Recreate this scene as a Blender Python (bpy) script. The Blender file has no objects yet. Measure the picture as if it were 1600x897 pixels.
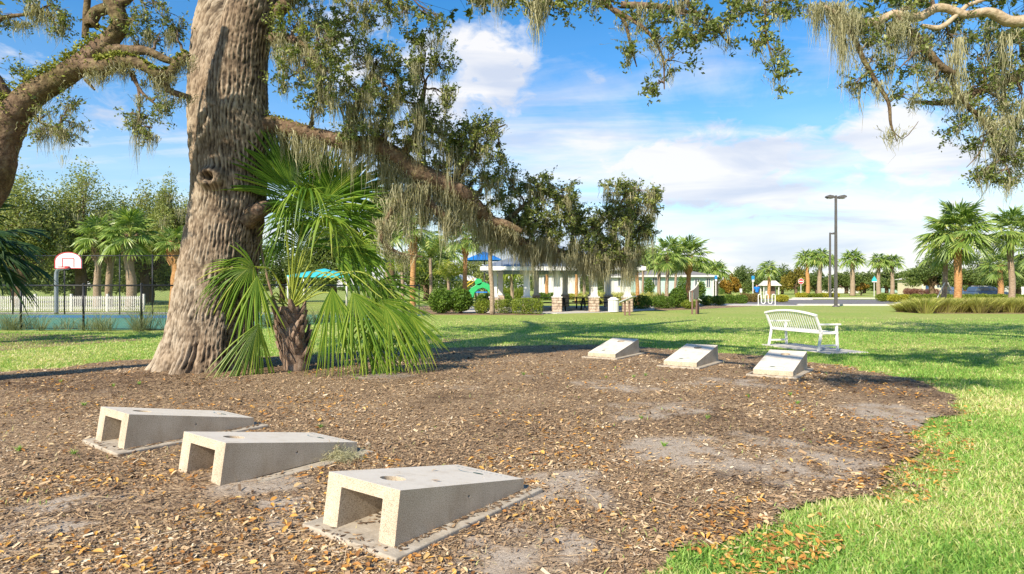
import bpy, bmesh, math, random
import numpy as np
from mathutils import Vector, Matrix
C = bpy.context
S = C.scene
COL = S.collection
R = math.radians
PI = math.pi
rng = np.random.default_rng(7)
random.seed(7)

# ------------------------------------------------------------------ camera
CAMH = 1.45
FPX = 1000.0
HOR = 449.0
cam = bpy.data.objects.new('camera', bpy.data.cameras.new('camera'))
COL.objects.link(cam)
cam.location = (0, 0, CAMH)
cam.rotation_euler = (R(90), 0, 0)
cam.data.sensor_width = 36
cam.data.lens = 36 * FPX / 1600
cam.data.clip_start = 0.05
cam.data.clip_end = 6000
S.camera = cam

# ------------------------------------------------------------------ sun, sky, exposure
SUN_EL = 36.0
SUN_AZ = math.atan2(-0.55, -0.835)          # bearing of the sun from +Y towards +X
sun = bpy.data.objects.new('sun', bpy.data.lights.new('sun', 'SUN'))
COL.objects.link(sun)
sun.data.energy = 3.9
sun.data.angle = R(0.8)
sun.data.color = (1.0, 0.885, 0.72)
_ce = math.cos(R(SUN_EL))
SUNV = Vector((math.sin(SUN_AZ) * _ce, math.cos(SUN_AZ) * _ce, math.sin(R(SUN_EL))))
sun.rotation_euler = SUNV.to_track_quat('Z', 'Y').to_euler()
sun.location = (-20, -20, 30)
S.view_settings.view_transform = 'Standard'
S.view_settings.look = 'None'
S.view_settings.exposure = 1.05
S.view_settings.gamma = 1.0
S.render.resolution_x, S.render.resolution_y = 1024, 574
S.render.engine = 'CYCLES'

world = bpy.data.worlds.new('World')
S.world = world
world.use_nodes = True
nt = world.node_tree
nt.nodes.clear()


def nd(tree, kind, **kw):
    n = tree.nodes.new(kind)
    for k, v in kw.items():
        setattr(n, k, v)
    return n


def mth(tree, op, a, b=None, c=None, clamp=False):
    n = tree.nodes.new('ShaderNodeMath')
    n.operation = op
    n.use_clamp = clamp
    for i, v in enumerate((a, b, c)):
        if v is None:
            continue
        if isinstance(v, (int, float)):
            n.inputs[i].default_value = v
        else:
            tree.links.new(v, n.inputs[i])
    return n.outputs[0]


def build_world():
    L = nt.links
    out = nd(nt, 'ShaderNodeOutputWorld')
    bg = nd(nt, 'ShaderNodeBackground')
    bg.inputs['Strength'].default_value = 0.125
    sky = nd(nt, 'ShaderNodeTexSky', sky_type='NISHITA')
    sky.sun_disc = False
    sky.sun_elevation = R(SUN_EL)
    sky.sun_rotation = SUN_AZ
    sky.air_density = 1.0
    sky.dust_density = 0.3
    sky.ozone_density = 2.0
    hs = nd(nt, 'ShaderNodeHueSaturation')
    hs.inputs['Saturation'].default_value = 1.42
    hs.inputs['Value'].default_value = 0.78
    L.new(sky.outputs[0], hs.inputs['Color'])
    tc = nd(nt, 'ShaderNodeTexCoord')
    sep = nd(nt, 'ShaderNodeSeparateXYZ')
    L.new(tc.outputs['Generated'], sep.inputs[0])
    x, y, z = sep.outputs
    az = mth(nt, 'ARCTAN2', x, y)
    el = mth(nt, 'ARCSINE', z)

    def noise(vec, scale, detail, rough=0.55, dist=0.0):
        n = nd(nt, 'ShaderNodeTexNoise')
        n.inputs['Scale'].default_value = scale
        n.inputs['Detail'].default_value = detail
        n.inputs['Roughness'].default_value = rough
        n.inputs['Distortion'].default_value = dist
        L.new(vec, n.inputs['Vector'])
        return n.outputs['Fac']
    # flat cloud layer seen in perspective
    zz = mth(nt, 'ADD', mth(nt, 'MAXIMUM', z, 0.0), 0.16)
    cx = mth(nt, 'DIVIDE', x, zz)
    cy = mth(nt, 'DIVIDE', y, zz)
    cmb = nd(nt, 'ShaderNodeCombineXYZ')
    L.new(cx, cmb.inputs[0]); L.new(cy, cmb.inputs[1])
    layer = noise(cmb.outputs[0], 0.75, 8, 0.62, 0.6)
    streak_map = nd(nt, 'ShaderNodeMapping')
    streak_map.inputs['Rotation'].default_value = (0, 0, 0.5)
    streak_map.inputs['Scale'].default_value = (0.35, 1.6, 1)
    L.new(cmb.outputs[0], streak_map.inputs[0])
    streak = noise(streak_map.outputs[0], 0.9, 7, 0.6, 0.8)
    ae = nd(nt, 'ShaderNodeCombineXYZ')
    L.new(mth(nt, 'MULTIPLY', az, 1.0), ae.inputs[0]); L.new(mth(nt, 'MULTIPLY', el, 1.7), ae.inputs[1])
    puff = mth(nt, 'ADD', mth(nt, 'MULTIPLY', noise(ae.outputs[0], 6.5, 9, 0.6, 0.5), .62), mth(nt, 'MULTIPLY', noise(ae.outputs[0], 24, 8, 0.6, 0.6), .38))

    # veil: more cloud low down and to the right
    low = mth(nt, 'SUBTRACT', 1.0, mth(nt, 'MULTIPLY', el, 2.5), clamp=True)
    veil = mth(nt, 'ADD', mth(nt, 'MULTIPLY', streak, 1.9), mth(nt, 'MULTIPLY', layer, 1.5))
    veil = mth(nt, 'ADD', veil, mth(nt, 'MULTIPLY', low, 0.66))
    veil = mth(nt, 'ADD', veil, mth(nt, 'MULTIPLY', mth(nt, 'SINE', az), 0.10))
    veil = mth(nt, 'MULTIPLY', mth(nt, 'SUBTRACT', veil, 1.84), 2.0, clamp=True)

    def blob(px, py, rx, ry, gain):
        a0 = math.atan2((px - 800) / FPX, 1.0)
        e0 = math.atan(((HOR - py) / FPX) * math.cos(a0))
        da = mth(nt, 'DIVIDE', mth(nt, 'SUBTRACT', az, a0), rx / FPX * math.cos(a0) ** 2)
        de = mth(nt, 'DIVIDE', mth(nt, 'SUBTRACT', el, e0), ry / FPX)
        r2 = mth(nt, 'ADD', mth(nt, 'MULTIPLY', da, da), mth(nt, 'MULTIPLY', de, de))
        return mth(nt, 'MULTIPLY', mth(nt, 'SUBTRACT', 1.0, r2, clamp=True), gain)
    tot = None
    for b in [(765, 110, 125, 105, 1.15), (700, 165, 130, 85, 1.0), (650, 90, 90, 60, .8), (915, 120, 62, 32, .72), (950, 58, 50, 20, .5), (1400, 215, 150, 75, 1.15), (1500, 190, 110, 60, .9),
              (1120, 268, 230, 90, 1.35), (1020, 262, 150, 60, 1.1), (1250, 300, 200, 50, 1.1), (1480, 255, 220, 60, 1.1), (560, 60, 130, 110, .8), (170, 165, 210, 75, .75), (1180, 330, 220, 45, .8), (1330, 290, 200, 26, .6), (1270, 345, 240, 30, .8),
              (1450, 320, 260, 50, .8), (880, 220, 220, 36, .62), (60, 120, 140, 50, .6), (-350, 150, 240, 110, .9), (1900, 200, 300, 140, .9), (640, 260, 200, 60, .8)]:
        o = blob(*b)
        tot = o if tot is None else mth(nt, 'MAXIMUM', tot, o)
    cum = mth(nt, 'SUBTRACT', mth(nt, 'ADD', tot, mth(nt, 'MULTIPLY', puff, 3.0)), 1.98)
    cum = mth(nt, 'MULTIPLY', cum, 1.9, clamp=True)
    mask = mth(nt, 'MAXIMUM', mth(nt, 'MULTIPLY', cum, 0.94), mth(nt, 'MULTIPLY', veil, 0.90))
    # thin milky layer thickening toward the horizon
    milk = mth(nt, 'POWER', mth(nt, 'SUBTRACT', 1.0, mth(nt, 'MAXIMUM', el, 0.0), clamp=True), 7.0)
    mask = mth(nt, 'MAXIMUM', mask, mth(nt, 'MULTIPLY', milk, 0.86))
    # cloud tone: white tops, faint grey violet cores
    shade = nd(nt, 'ShaderNodeMapping')
    shade.inputs['Location'].default_value = (0.03, -0.07, 3.0)
    shade.inputs['Scale'].default_value = (0.55, 1.7, 1)
    L.new(ae.outputs[0], shade.inputs[0])
    core = noise(shade.outputs[0], 7.5, 6, 0.5, 0.4)
    rp = nd(nt, 'ShaderNodeValToRGB')
    L.new(core, rp.inputs[0])
    rp.color_ramp.elements[0].position = 0.38
    rp.color_ramp.elements[0].color = (2.7, 2.95, 3.5, 1)
    rp.color_ramp.elements[1].position = 0.56
    rp.color_ramp.elements[1].color = (3.95, 3.9, 3.9, 1)
    mx = nd(nt, 'ShaderNodeMix', data_type='RGBA')
    L.new(mask, mx.inputs[0])
    L.new(hs.outputs[0], mx.inputs[6])
    L.new(rp.outputs[0], mx.inputs[7])
    L.new(mx.outputs[2], bg.inputs[0])
    L.new(bg.outputs[0], out.inputs[0])


build_world()

# ------------------------------------------------------------------ helpers


def G(px, py):
    """ground point under a pixel of the photograph"""
    d = CAMH * FPX / (py - HOR)
    return np.array(((px - 800) / FPX * d, d, 0.0))


def P(px, py, d):
    return np.array(((px - 800) / FPX * d, d, CAMH - (py - HOR) / FPX * d))


def _hash(i, j, k, seed):
    n = (i * 374761393 + j * 668265263 + k * 2147483647 + seed * 1274126177) & 0xffffffff
    n = ((n ^ (n >> 13)) * 1274126177) & 0xffffffff
    n = (n ^ (n >> 16)) & 0xffffffff
    return n / 4294967295.0


def vnoise(p, seed=0):
    p = np.asarray(p, float)
    i = np.floor(p).astype(np.int64)
    f = p - i
    f = f * f * (3 - 2 * f)
    r = 0
    for a in (0, 1):
        wa = f[:, 0] if a else 1 - f[:, 0]
        for b in (0, 1):
            wb = f[:, 1] if b else 1 - f[:, 1]
            for c in (0, 1):
                wc = f[:, 2] if c else 1 - f[:, 2]
                r = r + wa * wb * wc * _hash(i[:, 0] + a, i[:, 1] + b, i[:, 2] + c, seed)
    return r


def fbm(p, octv=4, seed=0):
    s = 0; a = .5; t = 0
    p = np.asarray(p, float)
    for o in range(octv):
        s = s + a * vnoise(p, seed + o); t += a; a *= .5; p = p * 2.03
    return s / t


def n2(x, y, sc, seed=0, octv=3):
    x = np.atleast_1d(x); y = np.atleast_1d(y)
    return fbm(np.stack([x * sc, y * sc, np.zeros_like(x)], 1), octv, seed)


def unit(v):
    v = np.asarray(v, float)
    return v / (np.linalg.norm(v, axis=-1, keepdims=True) + 1e-12)


class MB:
    def __init__(s):
        s.v = []; s.n = 0; s.f = []; s.k = []; s.r = []; s.sm = []

    def add(s, v, f, r=None, smooth=False):
        v = np.asarray(v, float).reshape(-1, 3)
        f = np.asarray(f, int)
        s.v.append(v); s.f.append((f + s.n).ravel()); s.k.append(np.full(len(f), f.shape[1]))
        s.r.append(rng.random(len(f)) if r is None else np.broadcast_to(np.asarray(r, float), (len(f),)))
        s.sm.append(np.full(len(f), smooth))
        s.n += len(v)
        return s

    def box(s, c, size, rot=0.0, rx=0.0, ry=0.0, smooth=False, taper=1.0):
        hx, hy, hz = np.array(size) / 2
        v = np.array([(x * hx * (taper if z > 0 else 1), y * hy * (taper if z > 0 else 1), z * hz) for z in (-1, 1) for y in (-1, 1) for x in (-1, 1)])
        M = np.array(Matrix.Rotation(rot, 3, 'Z') @ Matrix.Rotation(ry, 3, 'Y') @ Matrix.Rotation(rx, 3, 'X'))
        v = v @ M.T + np.array(c)
        return s.add(v, [(0, 2, 3, 1), (4, 5, 7, 6), (0, 1, 5, 4), (2, 6, 7, 3), (0, 4, 6, 2), (1, 3, 7, 5)], None, smooth)

    def bar(s, a, b, w, t, up=(0, 0, 1)):
        """box beam from a to b, width w across, thickness t along up"""
        a = np.array(a, float); b = np.array(b, float)
        d = unit(b - a); side = unit(np.cross(d, up)); u = np.cross(side, d)
        v = [p + side * w / 2 * i + u * t / 2 * j for p in (a, b) for j in (-1, 1) for i in (-1, 1)]
        return s.add(v, [(0, 1, 3, 2), (4, 6, 7, 5), (0, 4, 5, 1), (2, 3, 7, 6), (0, 2, 6, 4), (1, 5, 7, 3)])

    def tube(s, pts, rad, n=8, cap=True, smooth=True, r=None):
        pts = np.asarray(pts, float); m = len(pts)
        rad = np.broadcast_to(np.asarray(rad, float), (m,))
        T = unit(np.gradient(pts, axis=0)) if m > 2 else np.repeat(unit(pts[1] - pts[0])[None], 2, 0)
        N = frames(T)
        B = np.cross(T, N)
        a = np.linspace(0, 2 * PI, n, endpoint=False)
        v = pts[:, None] + rad[:, None, None] * (np.cos(a)[None, :, None] * N[:, None] + np.sin(a)[None, :, None] * B[:, None])
        i = np.arange(m - 1)[:, None] * n; j = np.arange(n)[None]; j2 = (j + 1) % n
        f = np.stack([i + j, i + j2, i + n + j2, i + n + j], -1).reshape(-1, 4)
        s.add(v.reshape(-1, 3), f, r, smooth)
        if cap:
            o = s.n - m * n
            for q, fl in ((0, 1), (m - 1, 0)):
                idx = np.arange(n) + q * n
                if fl: idx = idx[::-1]
                s.f.append(idx + o); s.k.append(np.array([n])); s.r.append(np.array([.5])); s.sm.append(np.array([False]))
        return s

    def lathe(s, prof, c=(0, 0, 0), n=16, smooth=True):
        prof = np.asarray(prof, float); m = len(prof)
        a = np.linspace(0, 2 * PI, n, endpoint=False)
        v = np.stack([prof[:, 0, None] * np.cos(a), prof[:, 0, None] * np.sin(a), np.repeat(prof[:, 1, None], n, 1)], -1).reshape(-1, 3) + np.array(c)
        i = np.arange(m - 1)[:, None] * n; j = np.arange(n)[None]; j2 = (j + 1) % n
        f = np.stack([i + j, i + j2, i + n + j2, i + n + j], -1).reshape(-1, 4)
        return s.add(v, f, None, smooth)

    def prism(s, poly, h0, h1, axis='z'):
        """polygon (list of 2D) extruded from h0 to h1 along axis"""
        p = np.asarray(poly, float); n = len(p)
        def m(h):
            if axis == 'z': return np.c_[p, np.full(n, h)]
            if axis == 'y': return np.c_[p[:, 0], np.full(n, h), p[:, 1]]
            return np.c_[np.full(n, h), p]
        s.add(np.r_[m(h0), m(h1)], [(i, (i + 1) % n, n + (i + 1) % n, n + i) for i in range(n)])
        o = s.n - 2 * n
        for idx in (np.arange(n)[::-1] + o, np.arange(n) + n + o):
            s.f.append(idx); s.k.append(np.array([n])); s.r.append(np.array([.5])); s.sm.append(np.array([False]))
        return s

    def mesh(s, name, mat=None, origin=None):
        me = bpy.data.meshes.new(name)
        v = np.concatenate(s.v)
        if origin is not None: v = v - np.array(origin)
        f = np.concatenate(s.f); k = np.concatenate(s.k)
        me.vertices.add(len(v)); me.vertices.foreach_set('co', v.astype(np.float32).ravel())
        me.loops.add(len(f)); me.loops.foreach_set('vertex_index', f.astype(np.int32))
        me.polygons.add(len(k)); st = np.concatenate([[0], np.cumsum(k)[:-1]]).astype(np.int32)
        me.polygons.foreach_set('loop_start', st)
        me.polygons.foreach_set('use_smooth', np.concatenate(s.sm))
        at = me.attributes.new('rnd', 'FLOAT', 'FACE')
        at.data.foreach_set('value', np.concatenate(s.r).astype(np.float32))
        me.update(calc_edges=True)
        me.validate()
        if mat: me.materials.append(mat)
        return me

    def obj(s, name, mat=None, parent=None, origin=None, kind=None, label=None, bevel=0):
        """link as one object; with a parent, vertices in world space are taken relative to origin"""
        o = bpy.data.objects.new(name, s.mesh(name, mat, origin))
        COL.objects.link(o)
        if parent is not None: o.parent = parent
        elif origin is not None: o.location = origin
        if kind: o['kind'] = kind
        if label: o['label'] = label
        if bevel:
            m = o.modifiers.new('bevel', 'BEVEL'); m.width = bevel; m.segments = 2; m.limit_method = 'ANGLE'; m.angle_limit = R(35)
        return o


def frames(T):
    m = len(T); N = np.zeros((m, 3))
    ref = np.array([0, 0, 1.0]) if abs(T[0][2]) < .9 else np.array([1.0, 0, 0])
    N[0] = unit(ref - T[0] * np.dot(ref, T[0]))
    for i in range(1, m):
        n = N[i - 1] - T[i] * np.dot(N[i - 1], T[i]); N[i] = unit(n)
    return N


def curve(pts, step=.15, rad=None):
    """Catmull-Rom through pts, resampled; returns points and interpolated radii"""
    pts = np.asarray(pts, float)
    p = np.r_[[2 * pts[0] - pts[1]], pts, [2 * pts[-1] - pts[-2]]]
    out = []; rr = []
    for i in range(len(pts) - 1):
        a, b, c, d = p[i:i + 4]
        n = max(2, int(np.linalg.norm(c - b) / step))
        t = np.linspace(0, 1, n, endpoint=False)[:, None]
        out.append(.5 * (2 * b + (c - a) * t + (2 * a - 5 * b + 4 * c - d) * t ** 2 + (3 * b - a - 3 * c + d) * t ** 3))
        if rad is not None: rr.append(rad[i] + (rad[i + 1] - rad[i]) * t[:, 0])
    out.append(pts[-1:]); out = np.concatenate(out)
    if rad is None: return out
    rr.append([rad[-1]])
    return out, np.concatenate(rr)


def thing(name, label, cat, loc=(0, 0, 0), rotz=0.0, group=None):
    o = bpy.data.objects.new(name, None); COL.objects.link(o)
    o.location = loc; o.rotation_euler = (0, 0, rotz); o.empty_display_size = .2
    o['label'] = label; o['category'] = cat
    if group: o['group'] = group
    return o


def tag(o, label, cat, group=None, kind=None):
    o['label'] = label; o['category'] = cat
    if group: o['group'] = group
    if kind: o['kind'] = kind
    return o


def dup(root, loc, rotz, label=None, scale=None):
    r = root.copy(); COL.objects.link(r); r.location = loc; r.rotation_euler = (0, 0, rotz)
    if label: r['label'] = label
    if scale: r.scale = scale
    for ch in list(root.children):
        c = ch.copy(); COL.objects.link(c); c.parent = r
        for g in list(ch.children):
            d = g.copy(); COL.objects.link(d); d.parent = c
    return r


# ------------------------------------------------------------------ materials
def pm(name, stops, src='noise', scale=6, detail=5, rough=.85, bump=0.0, bscale=40, stretch=(1, 1, 1), transl=0.0,
       metallic=0.0, spec=.3, tint=None, tscale=.7, dist=0.0):
    """procedural material: a colour ramp driven by noise or by the per-piece random number, optional tint patches, bump"""
    m = bpy.data.materials.new(name); m.use_nodes = True
    t = m.node_tree; L = t.links
    b = t.nodes['Principled BSDF']; out = t.nodes['Material Output']
    tc = nd(t, 'ShaderNodeTexCoord'); mp = nd(t, 'ShaderNodeMapping')
    L.new(tc.outputs['Object'], mp.inputs[0]); mp.inputs['Scale'].default_value = stretch
    if src == 'rnd':
        a = nd(t, 'ShaderNodeAttribute', attribute_name='rnd'); fac = a.outputs['Fac']
    else:
        n = nd(t, 'ShaderNodeTexNoise'); n.inputs['Scale'].default_value = scale; n.inputs['Detail'].default_value = detail
        n.inputs['Roughness'].default_value = .62; n.inputs['Distortion'].default_value = dist
        L.new(mp.outputs[0], n.inputs['Vector'])
        fac = n.outputs['Fac']
        fac = mth(t, 'MULTIPLY_ADD', mth(t, 'SUBTRACT', fac, .5), 1.9, .5, clamp=True)
    rp = nd(t, 'ShaderNodeValToRGB'); L.new(fac, rp.inputs[0])
    cr = rp.color_ramp
    while len(cr.elements) < len(stops): cr.elements.new(.5)
    for e, (p, c) in zip(cr.elements, stops):
        e.position = p; e.color = (*c, 1)
    col = rp.outputs[0]
    if tint:
        n = nd(t, 'ShaderNodeTexNoise'); n.inputs['Scale'].default_value = tscale; n.inputs['Detail'].default_value = 4
        L.new(tc.outputs['Object'], n.inputs['Vector'])
        mx = nd(t, 'ShaderNodeMix', data_type='RGBA', blend_type='MULTIPLY')
        f = mth(t, 'MULTIPLY_ADD', mth(t, 'SUBTRACT', n.outputs['Fac'], .45), 4.0, .3, clamp=True)
        L.new(f, mx.inputs[0]); L.new(col, mx.inputs[6]); mx.inputs[7].default_value = (*tint, 1)
        col = mx.outputs[2]
    L.new(col, b.inputs['Base Color'])
    b.inputs['Roughness'].default_value = rough
    b.inputs['Metallic'].default_value = metallic
    b.inputs['Specular IOR Level'].default_value = spec
    if bump:
        n = nd(t, 'ShaderNodeTexNoise'); n.inputs['Scale'].default_value = bscale; n.inputs['Detail'].default_value = 6
        L.new(mp.outputs[0], n.inputs['Vector'])
        bp = nd(t, 'ShaderNodeBump'); bp.inputs['Strength'].default_value = 1; bp.inputs['Distance'].default_value = bump
        L.new(n.outputs['Fac'], bp.inputs['Height']); L.new(bp.outputs[0], b.inputs['Normal'])
    if transl:
        tr = nd(t, 'ShaderNodeBsdfTranslucent')
        mc = nd(t, 'ShaderNodeMix', data_type='RGBA', blend_type='MULTIPLY'); mc.inputs[0].default_value = 1
        L.new(col, mc.inputs[6]); mc.inputs[7].default_value = (1.5, 1.5, .75, 1)
        L.new(mc.outputs[2], tr.inputs[0])
        ms = nd(t, 'ShaderNodeMixShader'); ms.inputs[0].default_value = transl
        L.new(b.outputs[0], ms.inputs[1]); L.new(tr.outputs[0], ms.inputs[2]); L.new(ms.outputs[0], out.inputs[0])
    return m


def flat(name, c, rough=.5, metallic=0, var=.12, **k):
    c = np.array(c)
    return pm(name, [(.2, tuple(c * (1 - var))), (.8, tuple(c * (1 + var * .6)))], rough=rough, metallic=metallic, **k)


M = {}
M['lawn'] = pm('lawn', [(.0, (.11, .15, .03)), (.35, (.24, .29, .06)), (.6, (.36, .38, .10)), (.85, (.50, .43, .20))], scale=9, detail=9, bump=.010, bscale=60, tint=(.80, .98, .68), tscale=.22, rough=.95)
M['mulch'] = pm('mulch', [(.0, (.12, .085, .06)), (.35, (.23, .17, .12)), (.55, (.33, .26, .20)), (.8, (.45, .385, .31))], scale=70, detail=9, bump=.010, bscale=90, tint=(.78, .72, .68), tscale=.8, rough=.95)
M['chip'] = pm('chip', [(0, (.065, .043, .027)), (.22, (.165, .108, .066)), (.45, (.305, .205, .122)), (.68, (.45, .305, .165)), (.86, (.58, .425, .245)), (1, (.70, .585, .42))], src='rnd', rough=.8)
M['leaf_litter'] = pm('leaf_litter', [(0, (.26, .12, .04)), (.35, (.46, .22, .06)), (.6, (.60, .31, .06)), (.8, (.66, .41, .12)), (1, (.62, .49, .30))], src='rnd', rough=.65, transl=.15)
M['grass'] = pm('grass', [(0, (.09, .21, .035)), (.32, (.20, .38, .065)), (.60, (.34, .51, .12)), (.80, (.54, .55, .22)), (1, (.72, .64, .38))], src='rnd', rough=.6, transl=.35)
M['bark'] = pm('bark', [(0, (.022, .016, .011)), (.30, (.085, .066, .048)), (.62, (.225, .177, .125)), (1, (.40, .34, .258))], src='rnd', rough=.95, bump=.008, bscale=45, stretch=(1, 1, .35), tint=(.80, .72, .66), tscale=1.0)
M['bark2'] = pm('oak_bark', [(.0, (.05, .032, .022)), (.5, (.155, .10, .066)), (1, (.31, .23, .15))], scale=14, bump=.03, bscale=18, rough=.95, tint=(.7, .8, .55), tscale=2.0)
M['twig'] = pm('twig', [(0, (.07, .05, .035)), (1, (.20, .15, .11))], scale=20)
M['oak_leaf'] = pm('oak_leaf', [(0, (.06, .09, .03)), (.4, (.15, .20, .05)), (.8, (.31, .34, .095)), (1, (.44, .44, .15))], src='rnd', rough=.45, transl=.32, spec=.4)
M['far_leaf'] = pm('far_leaf', [(0, (.045, .08, .022)), (.5, (.11, .16, .04)), (.85, (.20, .245, .06)), (1, (.28, .30, .09))], src='rnd', rough=.6, transl=.3)
M['pale_leaf'] = pm('pale_leaf', [(0, (.09, .12, .035)), (.5, (.24, .28, .08)), (1, (.42, .44, .16))], src='rnd', rough=.6, transl=.3)
M['autumn_leaf'] = pm('autumn_leaf', [(0, (.12, .08, .015)), (.5, (.32, .20, .03)), (1, (.50, .32, .05))], src='rnd', rough=.6, transl=.3)
M['moss'] = pm('moss', [(0, (.14, .135, .075)), (.5, (.33, .32, .19)), (1, (.52, .50, .33))], src='rnd', rough=.95, transl=.25)
M['fern'] = pm('fern', [(0, (.10, .13, .02)), (.5, (.25, .29, .05)), (1, (.42, .42, .10))], src='rnd', rough=.9, transl=.2)
M['frond'] = pm('frond', [(0, (.07, .14, .035)), (.45, (.18, .28, .055)), (.8, (.34, .42, .10)), (1, (.56, .56, .20))], src='rnd', rough=.38, transl=.3, spec=.5)
M['young_frond'] = pm('young_frond', [(0, (.05, .13, .016)), (.45, (.14, .255, .03)), (.8, (.33, .42, .06)), (1, (.60, .56, .16))], src='rnd', rough=.45, transl=.38, spec=.35)
M['dark_frond'] = pm('dark_frond', [(0, (.015, .04, .012)), (1, (.05, .10, .025))], src='rnd', rough=.4, transl=.2)
M['yellow_frond'] = pm('yellow_frond', [(0, (.09, .14, .02)), (.5, (.20, .27, .03)), (1, (.36, .36, .06))], src='rnd', rough=.4, transl=.35)
M['petiole'] = pm('petiole', [(0, (.10, .16, .02)), (1, (.26, .30, .06))], scale=4)
M['palm_trunk'] = pm('palm_trunk', [(0, (.15, .10, .065)), (.5, (.32, .24, .165)), (1, (.48, .39, .29))], scale=10, bump=.04, bscale=14, stretch=(1, 1, 2.5), rough=.95)
M['orange_trunk'] = pm('orange_trunk', [(0, (.20, .10, .04)), (.5, (.42, .22, .085)), (1, (.55, .36, .18))], scale=8, bump=.04, bscale=14, stretch=(1, 1, 2.0), rough=.95)
M['boot'] = pm('boot', [(0, (.12, .075, .05)), (.5, (.26, .18, .125)), (1, (.42, .33, .25))], scale=9, bump=.01, bscale=60, stretch=(3, 3, 1), rough=.9)
M['shrub'] = pm('shrub', [(0, (.035, .075, .012)), (.5, (.09, .165, .02)), (1, (.20, .29, .04))], src='rnd', rough=.5, transl=.25)
M['hedge'] = pm('hedge', [(0, (.06, .10, .012)), (.5, (.16, .22, .022)), (1, (.32, .36, .05))], src='rnd', rough=.5, transl=.25)
M['yellow_shrub'] = pm('yellow_shrub', [(0, (.16, .17, .02)), (.5, (.34, .34, .03)), (1, (.55, .50, .06))], src='rnd', rough=.6, transl=.25)
M['brown_shrub'] = pm('brown_shrub', [(0, (.09, .07, .02)), (.5, (.20, .16, .045)), (1, (.34, .26, .08))], src='rnd', rough=.7, transl=.2)
M['red_shrub'] = pm('red_shrub', [(0, (.06, .03, .02)), (.5, (.20, .09, .06)), (1, (.34, .17, .12))], src='rnd', rough=.6, transl=.2)
M['tall_grass'] = pm('tall_grass', [(0, (.18, .15, .06)), (.35, (.34, .34, .09)), (.7, (.50, .52, .14)), (1, (.64, .58, .26))], src='rnd', rough=.8, transl=.3)
M['pale_grass'] = pm('pale_grass', [(0, (.10, .13, .06)), (.5, (.24, .27, .14)), (1, (.42, .42, .26))], src='rnd', rough=.9, transl=.3)
M['white'] = flat('white_paint', (.74, .735, .71), .4, var=.05)
M['white2'] = flat('white_trim', (.60, .59, .56), .5, var=.06)
M['black'] = flat('black_coating', (.02, .022, .024), .45, var=.3)
M['pole'] = flat('bronze_pole', (.10, .095, .09), .45, var=.15)
M['galv'] = flat('galvanised_steel', (.33, .36, .38), .4, metallic=.6)
M['red'] = flat('red_paint', (.62, .05, .06), .5)
M['blue'] = flat('blue_fabric', (.01, .17, .55), .7)
M['teal'] = flat('teal_fabric', (.05, .45, .50), .7)
M['green_slide'] = flat('green_plastic', (.04, .42, .14), .35)
M['yellow'] = flat('yellow_paint', (.75, .50, .06), .5)
M['asphalt'] = pm('asphalt', [(0, (.14, .13, .13)), (1, (.21, .20, .20))], scale=30, bump=.004, bscale=200, rough=.9)
M['pavement'] = pm('pavement', [(0, (.40, .38, .35)), (1, (.58, .55, .50))], scale=5, rough=.9, bump=.003)
M['kerb'] = pm('kerb', [(0, (.48, .45, .40)), (1, (.66, .63, .57))], scale=5, rough=.9)
M['court'] = pm('court', [(0, (.06, .18, .12)), (1, (.12, .30, .20))], scale=3, rough=.8)
M['court_blue'] = pm('court_blue', [(0, (.04, .14, .26)), (1, (.07, .21, .36))], scale=3, rough=.8)
M['stone'] = pm('stone', [(0, (.22, .16, .12)), (.35, (.38, .29, .21)), (.6, (.50, .40, .30)), (1, (.60, .52, .42))], scale=7, detail=2, bump=.03, bscale=9, rough=.9)
M['metal_roof'] = pm('metal_roof', [(0, (.20, .235, .28)), (1, (.30, .335, .38))], scale=2, rough=.4, metallic=.3)
M['shingle'] = pm('shingle', [(0, (.16, .15, .145)), (1, (.27, .255, .24))], scale=12, rough=.9)
M['mint'] = flat('mint_siding', (.42, .57, .51), .7)
M['cream'] = flat('cream_siding', (.66, .60, .42), .7)
M['pane'] = flat('window_pane', (.05, .08, .10), .1, spec=.8)
M['wood'] = pm('brown_wood', [(0, (.12, .065, .05)), (1, (.26, .16, .13))], scale=5, stretch=(6, 6, 1), rough=.8)
M['panel_grey'] = flat('panel_grey', (.36, .40, .42), .35)
M['car_blue'] = flat('blue_grey_car_paint', (.10, .15, .22), .25, metallic=.4)
M['tyre'] = flat('tyre_rubber', (.02, .02, .02), .8)
M['skin'] = flat('skin', (.42, .24, .16), .6)
M['hair'] = flat('dark_hair', (.02, .015, .012), .7)
M['trousers'] = flat('dark_trousers', (.04, .045, .06), .8)
M['sky_sign'] = flat('blue_sign_face', (.03, .25, .50), .5)


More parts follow.
